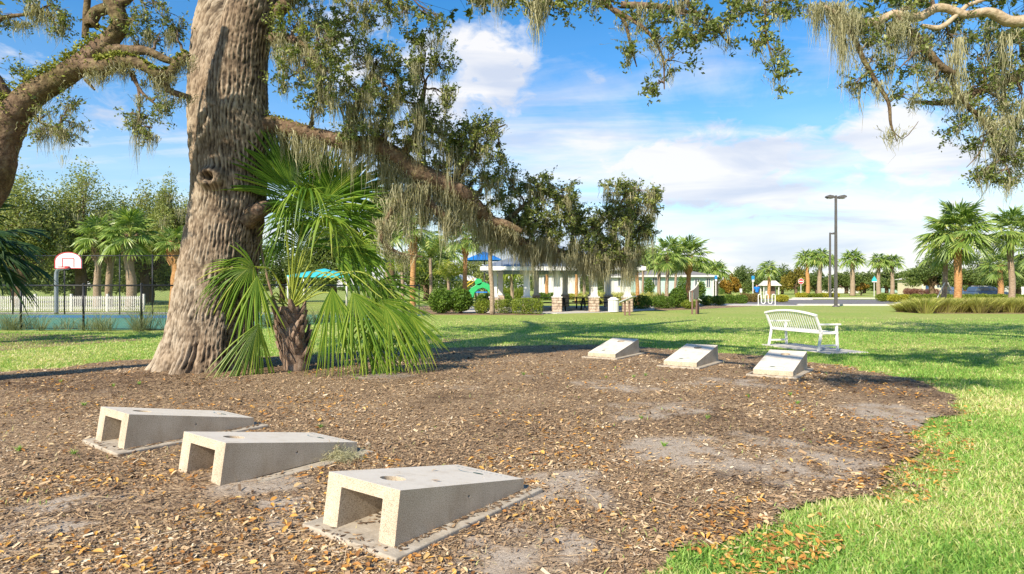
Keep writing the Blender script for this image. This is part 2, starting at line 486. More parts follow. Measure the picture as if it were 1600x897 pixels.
def concrete():
    m = bpy.data.materials.new('exposed_concrete'); m.use_nodes = True
    t = m.node_tree; L = t.links; b = t.nodes['Principled BSDF']
    tc = nd(t, 'ShaderNodeTexCoord')
    n = nd(t, 'ShaderNodeTexNoise'); n.inputs['Scale'].default_value = 5; n.inputs['Detail'].default_value = 8
    n2_ = nd(t, 'ShaderNodeTexNoise'); n2_.inputs['Scale'].default_value = 190; n2_.inputs['Detail'].default_value = 3
    for q in (n, n2_): L.new(tc.outputs['Object'], q.inputs['Vector'])
    rp = nd(t, 'ShaderNodeValToRGB'); L.new(n.outputs['Fac'], rp.inputs[0])
    rp.color_ramp.elements[0].position = .3; rp.color_ramp.elements[0].color = (.43, .355, .26, 1)
    rp.color_ramp.elements[1].position = .7; rp.color_ramp.elements[1].color = (.58, .50, .385, 1)
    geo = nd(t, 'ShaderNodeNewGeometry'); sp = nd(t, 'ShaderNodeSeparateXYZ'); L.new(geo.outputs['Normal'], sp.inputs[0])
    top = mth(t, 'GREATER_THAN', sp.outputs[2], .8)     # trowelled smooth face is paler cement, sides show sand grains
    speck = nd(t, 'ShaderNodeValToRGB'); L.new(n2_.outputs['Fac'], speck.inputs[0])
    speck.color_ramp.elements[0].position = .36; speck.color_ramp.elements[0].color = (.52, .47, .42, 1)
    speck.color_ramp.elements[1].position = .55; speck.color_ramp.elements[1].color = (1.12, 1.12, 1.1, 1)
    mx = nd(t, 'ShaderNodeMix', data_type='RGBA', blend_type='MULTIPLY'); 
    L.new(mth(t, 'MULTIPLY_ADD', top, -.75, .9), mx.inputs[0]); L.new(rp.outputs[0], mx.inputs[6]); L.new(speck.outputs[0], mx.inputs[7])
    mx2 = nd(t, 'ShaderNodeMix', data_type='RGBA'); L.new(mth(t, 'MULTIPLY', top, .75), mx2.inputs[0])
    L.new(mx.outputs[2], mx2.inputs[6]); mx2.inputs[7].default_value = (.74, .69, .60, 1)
    mp = nd(t, 'ShaderNodeMapping'); mp.inputs['Scale'].default_value = (5, 5, 1.6); L.new(tc.outputs['Object'], mp.inputs[0])
    oi = nd(t, 'ShaderNodeObjectInfo'); off = mth(t, 'MULTIPLY', oi.outputs['Random'], 20); cb = nd(t, 'ShaderNodeCombineXYZ'); L.new(off, cb.inputs[0]); L.new(off, cb.inputs[2]); L.new(cb.outputs[0], mp.inputs['Location'])
    n5 = nd(t, 'ShaderNodeTexNoise'); n5.inputs['Scale'].default_value = 1.6; n5.inputs['Detail'].default_value = 9; n5.inputs['Roughness'].default_value = .68; L.new(mp.outputs[0], n5.inputs['Vector'])
    sepo = nd(t, 'ShaderNodeSeparateXYZ'); L.new(tc.outputs['Object'], sepo.inputs[0])
    foot = mth(t, 'MULTIPLY', mth(t, 'SUBTRACT', .06, sepo.outputs[2]), 6.0, clamp=True)     # soil splash round the foot
    k5 = mth(t, 'ADD', mth(t, 'MULTIPLY', mth(t, 'SUBTRACT', n5.outputs['Fac'], .50), 3.2), mth(t, 'MULTIPLY', foot, mth(t, 'MULTIPLY', n5.outputs['Fac'], 2.0)), clamp=True)
    m5 = nd(t, 'ShaderNodeMix', data_type='RGBA', blend_type='MULTIPLY'); L.new(mth(t, 'MULTIPLY', k5, .62), m5.inputs[0]); L.new(mx2.outputs[2], m5.inputs[6]); m5.inputs[7].default_value = (.66, .58, .48, 1)
    L.new(m5.outputs[2], b.inputs['Base Color']); b.inputs['Roughness'].default_value = .85
    bp = nd(t, 'ShaderNodeBump'); bp.inputs['Distance'].default_value = .0015; L.new(n2_.outputs['Fac'], bp.inputs['Height']); L.new(bp.outputs[0], b.inputs['Normal'])
    return m


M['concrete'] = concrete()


def mulch_mat():
    m = bpy.data.materials.new('mulch_ground'); m.use_nodes = True
    t = m.node_tree; L = t.links; b = t.nodes['Principled BSDF']
    tc = nd(t, 'ShaderNodeTexCoord')
    wn = nd(t, 'ShaderNodeTexNoise'); wn.inputs['Scale'].default_value = 14; L.new(tc.outputs['Object'], wn.inputs['Vector'])
    wv = nd(t, 'ShaderNodeMix', data_type='VECTOR'); wv.inputs[0].default_value = .06
    L.new(tc.outputs['Object'], wv.inputs[4]); L.new(wn.outputs['Color'], wv.inputs[5])
    vals = []
    for sc, rot, st in ((55, .4, (1, 2.3, 1)), (38, 2.0, (1, 2.8, 1)), (110, 1.1, (1, 1.6, 1))):
        mp = nd(t, 'ShaderNodeMapping'); mp.inputs['Rotation'].default_value = (0, 0, rot); mp.inputs['Scale'].default_value = st; L.new(wv.outputs[1], mp.inputs[0])
        v = nd(t, 'ShaderNodeTexVoronoi'); v.inputs['Scale'].default_value = sc; L.new(mp.outputs[0], v.inputs['Vector'])
        sp = nd(t, 'ShaderNodeSeparateColor'); L.new(v.outputs['Color'], sp.inputs[0]); vals.append(sp.outputs[0])
    f = mth(t, 'ADD', mth(t, 'MULTIPLY', vals[0], .45), mth(t, 'ADD', mth(t, 'MULTIPLY', vals[1], .33), mth(t, 'MULTIPLY', vals[2], .3)))
    rp = nd(t, 'ShaderNodeValToRGB'); L.new(f, rp.inputs[0]); cr = rp.color_ramp
    st = [(.15, (.055, .036, .023)), (.36, (.165, .108, .067)), (.52, (.30, .205, .125)), (.68, (.445, .31, .175)), (.85, (.60, .46, .30))]
    while len(cr.elements) < len(st): cr.elements.new(.5)
    for e, (p, c) in zip(cr.elements, st): e.position = p; e.color = (*c, 1)
    # worn sandy patches
    n = nd(t, 'ShaderNodeTexNoise'); n.inputs['Scale'].default_value = .75; n.inputs['Detail'].default_value = 7; n.inputs['Roughness'].default_value = .62; L.new(tc.outputs['Object'], n.inputs['Vector'])
    g = nd(t, 'ShaderNodeTexNoise'); g.inputs['Scale'].default_value = 120; g.inputs['Detail'].default_value = 4; L.new(tc.outputs['Object'], g.inputs['Vector'])
    sand = nd(t, 'ShaderNodeValToRGB'); L.new(g.outputs['Fac'], sand.inputs[0]); sand.color_ramp.elements[0].position = .3; sand.color_ramp.elements[0].color = (.27, .22, .17, 1); sand.color_ramp.elements[1].position = .68; sand.color_ramp.elements[1].color = (.66, .58, .48, 1)
    k = mth(t, 'MULTIPLY', mth(t, 'SUBTRACT', n.outputs['Fac'], .60), 7, clamp=True); k = mth(t, 'MAXIMUM', k, nd(t, 'ShaderNodeAttribute', attribute_name='sand').outputs['Fac'])
    mx = nd(t, 'ShaderNodeMix', data_type='RGBA'); L.new(mth(t, 'MULTIPLY', k, .8), mx.inputs[0]); L.new(rp.outputs[0], mx.inputs[6]); L.new(sand.outputs[0], mx.inputs[7])
    # dark wet soil at random, with tree shade painted in at set patches
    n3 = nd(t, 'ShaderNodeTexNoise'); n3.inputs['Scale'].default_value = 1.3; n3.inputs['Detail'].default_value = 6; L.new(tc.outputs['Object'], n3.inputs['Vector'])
    k2 = mth(t, 'MULTIPLY', mth(t, 'SUBTRACT', n3.outputs['Fac'], .60), 6, clamp=True); k2 = mth(t, 'MAXIMUM', k2, nd(t, 'ShaderNodeAttribute', attribute_name='shade_damp').outputs['Fac'])
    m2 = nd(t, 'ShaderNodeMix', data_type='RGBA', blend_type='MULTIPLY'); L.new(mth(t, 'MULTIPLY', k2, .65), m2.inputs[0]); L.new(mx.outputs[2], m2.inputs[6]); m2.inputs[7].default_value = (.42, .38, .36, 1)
    L.new(m2.outputs[2], b.inputs['Base Color']); b.inputs['Roughness'].default_value = .95; b.inputs['Specular IOR Level'].default_value = .15
    bp = nd(t, 'ShaderNodeBump'); bp.inputs['Distance'].default_value = .012; L.new(f, bp.inputs['Height']); L.new(bp.outputs[0], b.inputs['Normal'])
    return m


M['mulch'] = mulch_mat()
M['slab'] = pm('slab_concrete', [(0, (.26, .22, .165)), (.5, (.40, .35, .275)), (1, (.50, .45, .37))], scale=9, bump=.003, bscale=60, rough=.9)
M['ink'] = flat('faded_ink', (.16, .28, .34), .7)
M['ink_dark'] = flat('dark_ink', (.03, .10, .09), .7)

# ------------------------------------------------------------------ terrain
MULCH_PX = [(-420, 640), (-200, 606), (0, 583), (100, 577), (180, 566), (260, 563), (330, 560), (400, 560), (500, 556), (600, 550), (690, 546), (800, 542), (920, 540), (1010, 543), (1050, 548),
            (1130, 553), (1200, 559), (1270, 567), (1350, 579), (1430, 595), (1488, 618), (1502, 636), (1480, 652), (1445, 668), (1425, 695), (1395, 726), (1340, 762), (1290, 790),
            (1225, 815), (1165, 842), (1100, 868), (1040, 888), (960, 925), (900, 980), (820, 1150), (500, 1600), (-1500, 1600), (-2600, 900)]
MPOLY = np.array([G(*p)[:2] for p in MULCH_PX])


def inside(x, y, poly):
    r = np.zeros(len(x), bool); n = len(poly)
    for i in range(n):
        x1, y1 = poly[i]; x2, y2 = poly[(i + 1) % n]
        c = ((y1 > y) != (y2 > y))
        with np.errstate(divide='ignore', invalid='ignore'):
            r ^= c & (x < (x2 - x1) * (y - y1) / (y2 - y1 + 1e-12) + x1)
    return r


def in_mulch(x, y, jit=.22):
    dx = (n2(x, y, 2.2, 11) - .5) * jit * 2; dy = (n2(x, y, 2.2, 31) - .5) * jit * 2
    return inside(x + dx, y + dy, MPOLY)


BOARDS = [(-.525, 4.145, .943), (-1.946, 5.208, .926), (-3.249, 6.238, .92), (2.146, 13.42, 4.12), (3.358, 11.957, 4.098), (4.533, 10.779, 4.112)]


def hgt(x, y):
    x = np.atleast_1d(np.asarray(x, float)); y = np.atleast_1d(np.asarray(y, float))
    h = .010 + .040 * (n2(x, y, .55, 3) - .42) + .012 * n2(x, y, 7, 5)
    # litter banked against the middle left board's open end
    bx, by, th = BOARDS[1]
    cx, cy = bx - .62 * math.cos(th), by - .62 * math.sin(th)
    h = h + .035 * np.exp(-((x - cx) ** 2 + (y - cy) ** 2) / .12)
    # swell round the big oak's roots
    for k, (bx, by, th) in enumerate(BOARDS):     # litter lies lower along the slab lips
        u = (x - bx) * math.cos(th) + (y - by) * math.sin(th); v = (x - bx) * math.sin(th) - (y - by) * math.cos(th)
        m = 1 / (1 + np.exp((np.maximum(np.abs(u) - .86, np.abs(v) - .52)) * 22))
        if k != 1: h = h * (1 - m) + .007 * m
    h = h + .10 * np.exp(-((x + 5.2) ** 2 + (y - 11.0) ** 2) / 2.2)
    return np.clip(h, .006, None)


SAND = [(1025, 642, 75, 16), (990, 660, 45, 10), (1385, 650, 110, 24), (1300, 737, 80, 24), (1340, 765, 50, 14), (1035, 712, 95, 34), (1180, 735, 80, 20), (1240, 700, 70, 18), (905, 772, 90, 24), (850, 870, 130, 34), (430, 775, 130, 22), (470, 800, 70, 20), (60, 840, 150, 44),
        (950, 607, 60, 10), (1160, 600, 90, 10), (760, 850, 70, 24), (130, 780, 90, 22), (600, 592, 60, 8), (1180, 690, 60, 16), (560, 760, 60, 14)]
SHADE_DAMP = [(1120, 648, 60, 10), (1335, 695, 60, 14), (1400, 610, 110, 22), (500, 580, 120, 12), (30, 600, 120, 16), (640, 592, 60, 10), (150, 600, 200, 18), (1290, 600, 120, 12), (20, 770, 40, 10), (1150, 745, 60, 10), (700, 625, 90, 8)]  # dark patches: tree shade painted into the mulch colour, and some wet spots


def patchmap(x, y, lst, jit=.55):
    jx = (n2(x, y, 1.6, 201, 4) - .5) * jit * 2; jy = (n2(x, y, 1.6, 231, 4) - .5) * jit * 2
    out = np.zeros(len(x))
    for px, py, rx, ry in lst:
        d = CAMH * FPX / (py - HOR); cx = (px - 800) / FPX * d; ax = rx * d / FPX; ay = ry * d * d / (CAMH * FPX)
        out = np.maximum(out, 1 - ((x + jx - cx) / ax) ** 2 - ((y + jy - d) / ay) ** 2)
    return np.clip(out * 1.6, 0, 1) * np.clip((n2(x, y, 5, 260, 3) - .25) * 2.6, .15, 1)


def structure(o):
    o['kind'] = 'structure'; return o


def sheet(name, pts, z, mat, th=0):
    mb = MB(); p = np.array(pts, float)[:, :2]; n = len(p)
    if th:
        mb.prism(p, z - th, z)
    else:
        mb.add(np.c_[p, np.full(n, z)], [tuple(range(n))])
    return structure(mb.obj(name, mat))


def terrain():
    mb = MB(); s = 3000
    mb.add([(-s, -60, 0), (s, -60, 0), (s, s, 0), (-s, s, 0)], [(0, 1, 2, 3)])
    structure(mb.obj('lawn', M['lawn']))
    cell = .06
    xs = np.arange(-12, 9, cell); ys = np.arange(-1.5, 17.5, cell)
    X, Y = np.meshgrid(xs, ys); X = X.ravel(); Y = Y.ravel()
    ins = in_mulch(X, Y)
    Z = hgt(X, Y)
    nx, ny = len(xs), len(ys)
    i = (np.arange(ny - 1)[:, None] * nx + np.arange(nx - 1)[None]).ravel()
    f = np.stack([i, i + 1, i + nx + 1, i + nx], 1)
    k = ins[f].all(1) ; f = f[k]
    used = np.unique(f); mp = np.zeros(len(X), int); mp[used] = np.arange(len(used))
    mb = MB(); mb.add(np.stack([X, Y, Z], 1)[used], mp[f], None, True)
    o = structure(mb.obj('mulch_bed', M['mulch']))
    for nm, ls in (('sand', SAND), ('shade_damp', SHADE_DAMP)):
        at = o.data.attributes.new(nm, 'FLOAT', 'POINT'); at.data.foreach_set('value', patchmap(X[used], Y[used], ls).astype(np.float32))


terrain()


def ribbon_leaves(c, size, asp, up_bias, mb, r=None, curl=.0):
    """leaf shaped quads (diamonds) around centres c"""
    n = len(c)
    a = unit(rng.normal(size=(n, 3))); b = rng.normal(size=(n, 3)); b[:, 2] *= up_bias
    a[:, 2] *= up_bias; a = unit(a); b = unit(b - a * (a * b).sum(1, keepdims=True))
    s = (size * rng.uniform(.65, 1.3, n))[:, None]
    v = np.stack([c - a * s * .5, c + b * s * asp * .5 - a * s * .05, c + a * s * .5, c - b * s * asp * .5 - a * s * .05], 1)
    mb.add(v.reshape(-1, 3), np.arange(n * 4).reshape(-1, 4), r)


def litter():
    n = 590000
    u = rng.random(n)
    Y = 1.9 * (16.5 / 1.9) ** u
    X = (rng.random(n) * 2 - 1) * (.88 * Y + .9)
    k = in_mulch(X, Y, .5); X = X[k]; Y = Y[k]
    # bare sandy patches keep fewer chips
    bare = n2(X, Y, .9, 77, 4)
    sd = patchmap(X, Y, SAND)
    k = rng.random(len(X)) < np.clip((.74 - bare) * 7, .30, 1) * (1 - .80 * sd)
    X = X[k]; Y = Y[k]
    n = len(X); Z = hgt(X, Y)
    th = rng.random(n) * 2 * PI; L = np.clip(rng.gamma(2.2, .0066, n), .004, .065) * (.85 + Y * .045); W = L * rng.uniform(.16, .55, n)
    tx = rng.normal(0, .22, n); ty = rng.normal(0, .28, n)
    dx = np.stack([np.cos(th), np.sin(th), tx], 1); dy = np.stack([-np.sin(th), np.cos(th), ty], 1)
    c = np.stack([X, Y, Z + .004 + .35 * L * np.abs(tx) + .006 * rng.random(n)], 1)
    hl = (L / 2)[:, None]; hw = (W / 2)[:, None]
    v = np.stack([c - dx * hl - dy * hw * rng.uniform(.3, 1, (n, 1)), c + dx * hl - dy * hw, c + dx * hl * .9 + dy * hw * rng.uniform(.3, 1, (n, 1)), c - dx * hl + dy * hw], 1)
    mb = MB(); patch = n2(X, Y, 1.1, 50, 3)
    r = np.clip(rng.beta(1.6, 1.7, n) + (patch - .5) * .7 + .03 - .30 * patchmap(X, Y, SHADE_DAMP), 0, 1)  # chips darkened too inside the painted shade patches
    mb.add(v.reshape(-1, 3), np.arange(n * 4).reshape(-1, 4), r)
    o = mb.obj('mulch_chips', M['chip'], kind='stuff'); tag(o, 'brown wood chips and bark shreds covering the bed under the oak', 'mulch')
    # fallen oak leaves, folded along the midrib
    n = 60000
    u = rng.random(n); Y = 1.9 * (16 / 1.9) ** u
    X = (rng.random(n) * 2 - 1) * (.88 * Y + .9)
    pt = n2(X, Y, 1.5, 90, 3)
    rim = (X > .5 + (Y - 2.5) * .45) & (X < 2.2 + (Y - 2.5) * .62)
    k = (in_mulch(X, Y, .9) | (inside(X - .35, Y + .3, MPOLY))) & (rng.random(n) < np.clip((pt - .46) * 5 + .12, .05, 1) * np.where(rim, .85, .40) * (1 - .7 * patchmap(X, Y, SAND)))
    X = X[k]; Y = Y[k]; n = len(X); Z = hgt(X, Y)
    th = rng.random(n) * 2 * PI; L = rng.uniform(.020, .052, n) * np.where(rng.random(n) < .1, 1.3, 1); W = L * rng.uniform(.34, .5, n)
    tx = rng.normal(0, .22, n); ty = rng.normal(0, .25, n); fold = rng.uniform(.1, .5, n)
    dx = np.stack([np.cos(th), np.sin(th), tx], 1) * L[:, None]; dy = np.stack([-np.sin(th), np.cos(th), ty], 1) * W[:, None]
    up = np.zeros((n, 3)); up[:, 2] = W * fold
    c = np.stack([X, Y, Z + .012 + .3 * L * np.abs(tx) + .5 * W * np.abs(ty)], 1)
    v = np.stack([c - dx * .5, c + dx * .5 + up * .6, c - dx * .18 - dy * .5 + up, c + dx * .2 - dy * .5 + up, c + dx * .2 + dy * .5 + up, c - dx * .18 + dy * .5 + up], 1)
    b = np.arange(n)[:, None] * 6
    f = np.concatenate([b + np.array([0, 2, 3, 1]), b + np.array([0, 1, 4, 5])])
    rr = np.tile(rng.random(n), 2)
    mb = MB(); mb.add(v.reshape(-1, 3), f, rr)
    o = mb.obj('fallen_leaves', M['leaf_litter'], kind='stuff'); tag(o, 'curled orange and tan oak leaves scattered over the mulch and grass edge', 'leaves')
    # thin dead twigs
    mb = MB()
    for i in range(420):
        y = 2.2 * (11 / 2.2) ** rng.random(); x = (rng.random() * 2 - 1) * .8 * y
        if not in_mulch(np.array([x]), np.array([y]))[0]: continue
        L = rng.uniform(.06, .3); t = rng.random() * 2 * PI; z = hgt(x, y)[0] + .012
        p = np.array([(x, y, z), (x + L * .5 * math.cos(t), y + L * .5 * math.sin(t), z + .008), (x + L * math.cos(t + .3), y + L * math.sin(t + .3), z)])
        mb.tube(p, [.0025, .002, .0012], 4, False)
    o = mb.obj('dead_twigs', M['chip'], kind='stuff'); tag(o, 'thin grey dead twigs lying about on the mulch', 'twigs')


litter()


def blades(X, Y, L, W, name, label, r, lean=.5, z0=None):
    n = len(X); th = rng.random(n) * 2 * PI; ph = th + rng.normal(0, .7, n)
    z = np.zeros(n) if z0 is None else z0
    c = np.stack([X, Y, z], 1)
    s = np.stack([-np.sin(th), np.cos(th), np.zeros(n)], 1) * (W / 2)[:, None]
    ln = np.abs(rng.normal(lean, .35, n))
    d = np.stack([np.cos(ph) * ln, np.sin(ph) * ln, np.ones(n)], 1); d = unit(d) * L[:, None]
    d2 = np.stack([np.cos(ph) * ln * 2, np.sin(ph) * ln * 2, np.ones(n) * .5], 1); d2 = unit(d2) * (L * .55)[:, None]
    m = c + d * .6; tip = m + d2
    v = np.stack([c - s, c + s, m + s * .8, m - s * .8, tip], 1)
    b = np.arange(n)[:, None] * 5
    mb = MB(); mb.add(v.reshape(-1, 3), b + np.array([0, 1, 2, 3]), r)
    mb.f.append((b + np.array([3, 2, 4])).ravel()); mb.k.append(np.full(n, 3)); mb.r.append(r); mb.sm.append(np.full(n, False))
    o = mb.obj(name, M['grass'], kind='stuff'); tag(o, label, 'grass')


def grass():
    n = 450000
    u = rng.random(n); Y = 2.2 * (30 / 2.2) ** u
    X = rng.uniform(-1, 1, n) * (.88 * Y + 1.2) + .06 * Y + .5
    m = in_mulch(X, Y, .35)
    near_edge = in_mulch(X + .22, Y - .2, .6) 
    k = ~m | (rng.random(n) < .012)
    k &= ~(near_edge & (rng.random(n) < .30))
    edge2 = in_mulch(X - .55, Y + .5, .7)
    k &= ~((np.abs((X - 7.0) * .965 + (Y - 15.0) * .264) < .55) & (np.abs((X - 7.0) * .264 - (Y - 15.0) * .965) < 1.15))
    k &= ~((X < -9.5) & (Y > 20.5))
    k &= rng.random(n) < np.clip((31 - Y) / 9, 0, 1)
    X = X[k]; Y = Y[k]; near_edge = near_edge[k]; edge2 = edge2[k]; n = len(X)
    straw = n2(X, Y, .9, 8, 4) * .75 + n2(X, Y, .22, 9, 2) * .5
    r = np.clip(.545 + (straw - .62) * 1.0 + rng.normal(0, .21, n) + near_edge * .24 + edge2 * .13, 0, 1)
    L = rng.uniform(.03, .07, n) * (1 + Y * .012) * np.where(Y > 12, .75, 1); W = rng.uniform(.003, .0065, n) * (1 + Y * .13)
    blades(X, Y, L, W, 'grass_blades', 'green and straw coloured grass blades of the lawn round the mulch bed', r, .75)


grass()

# ------------------------------------------------------------------ live oaks
def moss(mb, anchors, length, strands=26, spread=.10, w=.009):
    strands = int(strands * 1.5); w = w * .62; spread = spread * 1.1
    """hanging moss: many thin tapering ribbons below every anchor"""
    A = np.asarray(anchors, float).reshape(-1, 3); n = len(A)
    Ls = np.broadcast_to(np.asarray(length, float), (n,))
    idx = np.repeat(np.arange(n), strands); N = len(idx)
    off = rng.normal(0, spread, (N, 3)); off[:, 2] *= .35
    rad = np.linalg.norm(off[:, :2], axis=1) / spread
    L = Ls[idx] * np.clip(rng.uniform(.35, 1.0, N) * (1.25 - .35 * rad), .12, 1.2)
    p0 = A[idx] + off
    K = 3; t = np.linspace(0, 1, K + 1)
    th = rng.random(N) * PI; s = np.stack([np.cos(th), np.sin(th), np.zeros(N)], 1)
    drift = rng.normal(0, .06, (N, 3)) * L[:, None]; drift[:, 2] = 0
    pull = (A[idx] - p0) * .5; pull[:, 2] = 0
    rows = []
    for q, tt in enumerate(t):
        c = p0 + (drift + pull) * tt + rng.normal(0, .021, (N, 3)) * (q > 0)
        c[:, 2] = p0[:, 2] - L * tt
        ww = w * (1.15 - tt) * rng.uniform(.5, 1.5, N)
        rows += [c - s * ww[:, None], c + s * ww[:, None]]
    v = np.stack(rows, 1).reshape(-1, 3)
    b = (np.arange(N) * 2 * (K + 1))[:, None]
    f = np.concatenate([b + np.array([2 * q, 2 * q + 1, 2 * q + 3, 2 * q + 2]) for q in range(K)])
    mb.add(v, f, np.tile(np.clip(rng.normal(.5, .22, N), 0, 1), K))


def wiggly(a, b, n=4, amp=.12, sag=0.0):
    a = np.array(a); b = np.array(b); L = np.linalg.norm(b - a)
    t = np.linspace(0, 1, n + 1)[:, None]
    p = a + (b - a) * t + rng.normal(0, amp * L / n, (n + 1, 3)) * (np.sin(t * PI))
    p[:, 2] -= sag * L * np.sin(t[:, 0] * PI)
    return p


class Oak:
    def __init__(s, name, label, base, cat='tree', group=None):
        s.root = thing(name, label, cat, base, 0, group); s.base = np.array(base, float)
        s.limbs = []; s.twig = MB(); s.leaf = MB(); s.mossb = MB(); s.fern = MB(); s.skel = []

    def limb(s, pts, rad, name='limb', mat=None, n=20, amp=.35, keep=True, hang=0, hlen=.5, seg=.07):
        p, r = curve(pts, seg, rad)
        mb = MB(); m = len(p); T = unit(np.gradient(p, axis=0)); N = frames(T); B = np.cross(T, N)
        a = np.linspace(0, 2 * PI, n, endpoint=False)
        dirs = np.cos(a)[None, :, None] * N[:, None] + np.sin(a)[None, :, None] * B[:, None]
        base = p[:, None] + r[:, None, None] * dirs
        q = base.reshape(-1, 3)
        h = fbm(q * 6, 3, 2) * .6 + fbm(q * 16, 2, 5) * .4
        rr = r[:, None] * (1 + amp * (h.reshape(m, n) - .5))
        v = (p[:, None] + rr[:, :, None] * dirs).reshape(-1, 3)
        i = np.arange(m - 1)[:, None] * n; j = np.arange(n)[None]; j2 = (j + 1) % n
        f = np.stack([i + j, i + j2, i + n + j2, i + n + j], -1).reshape(-1, 4)
        mb.add(v, f, None, True)
        mb.obj(name, mat or M['bark2'], s.root, s.base)
        if keep: s.skel.append(np.c_[p, r])
        if hang:
            k = rng.integers(0, m, hang)
            moss(s.mossb, p[k] - np.c_[np.zeros((hang, 2)), r[k] * .6], rng.uniform(.3, 1, hang) * hlen, 24, .09)
        return p

    def nearest(s, c):
        best = None
        for k in s.skel:
            d = np.linalg.norm(k[:, :3] - c, axis=1); i = d.argmin()
            if best is None or d[i] < best[0]: best = (d[i], k[i])
        return best[1]

    def cluster(s, c, rad, leaves=1.0, mossy=.25, mlen=.4, size=.062, src=None, bare=False, dens=1.0):
        """twigs reaching from the closest limb into an uneven ellipsoid, leaves along their ends"""
        c = np.array(c, float); rad = np.array(rad, float)
        st = s.nearest(c) if src is None else np.r_[src, .04]
        a = st[:3]; r0 = min(st[3] * .5, .05)
        main = wiggly(a, c + rng.normal(0, .15, 3) * rad, 6, .35, -.05)
        mp, mr = curve(main, .12, np.linspace(max(r0, .018), .008, len(main)))
        s.twig.tube(mp, mr, 5, False)
        area = rad[0] * max(rad[2], rad[1] * .7)
        nt = max(5, int(150 * area * dens))
        for i in range(nt):
            d = unit(rng.normal(size=3)) * rng.random() ** .45
            lump = .65 + .7 * vnoise((c + d * rad * 1.0)[None] * 2.2, 9)[0]
            e = c + d * rad * lump
            k = int(len(mp) * min(.98, max(.15, rng.random() ** .6)))
            w = wiggly(mp[k], e, 3, .25)
            s.twig.tube(w, [.008, .006, .0045, .003], 3, False)
            if bare and rng.random() < .5: continue
            ctr = []
            for q in range(4):
                dd = unit(unit(e - mp[k]) + rng.normal(0, .8, 3)); L = rng.uniform(.10, .26)
                t = rng.random(int(11 * leaves) + 1)[:, None]
                ctr.append(e + dd * L * t + rng.normal(0, .022, (len(t), 3)))
                s.twig.tube([e, e + dd * L], [.003, .0015], 3, False)
            ctr = np.concatenate(ctr)
            br = .25 + .35 * rng.random()
            ribbon_leaves(ctr, size, .48, .8, s.leaf, np.clip(br + rng.normal(0, .18, len(ctr)), 0, 1))
            if rng.random() < mossy:
                moss(s.mossb, e[None], rng.uniform(.4, 1.2) * mlen, 16, .05, .008)

    def px(s, px, py, d, rx, ry, **k):
        u = d / FPX
        s.cluster(P(px, py, d), (rx * u, (rx + ry) * .5 * u, ry * u), **k)

    def finish(s, leafmat='oak_leaf'):
        if s.twig.n: s.twig.obj('twigs', M['twig'], s.root, s.base, kind='stuff')
        if s.leaf.n: s.leaf.obj('crown', M[leafmat], s.root, s.base, kind='stuff')
        if s.mossb.n: s.mossb.obj('spanish_moss', M['moss'], s.root, s.base, kind='stuff')
        if s.fern.n: s.fern.obj('fern_mat', M['fern'], s.root, s.base, kind='stuff')


def pxs(l, dflt=None):
    return [P(a[0], a[1], a[2] if len(a) > 2 else dflt) for a in l]


OD = 10.8        # distance of the big oak


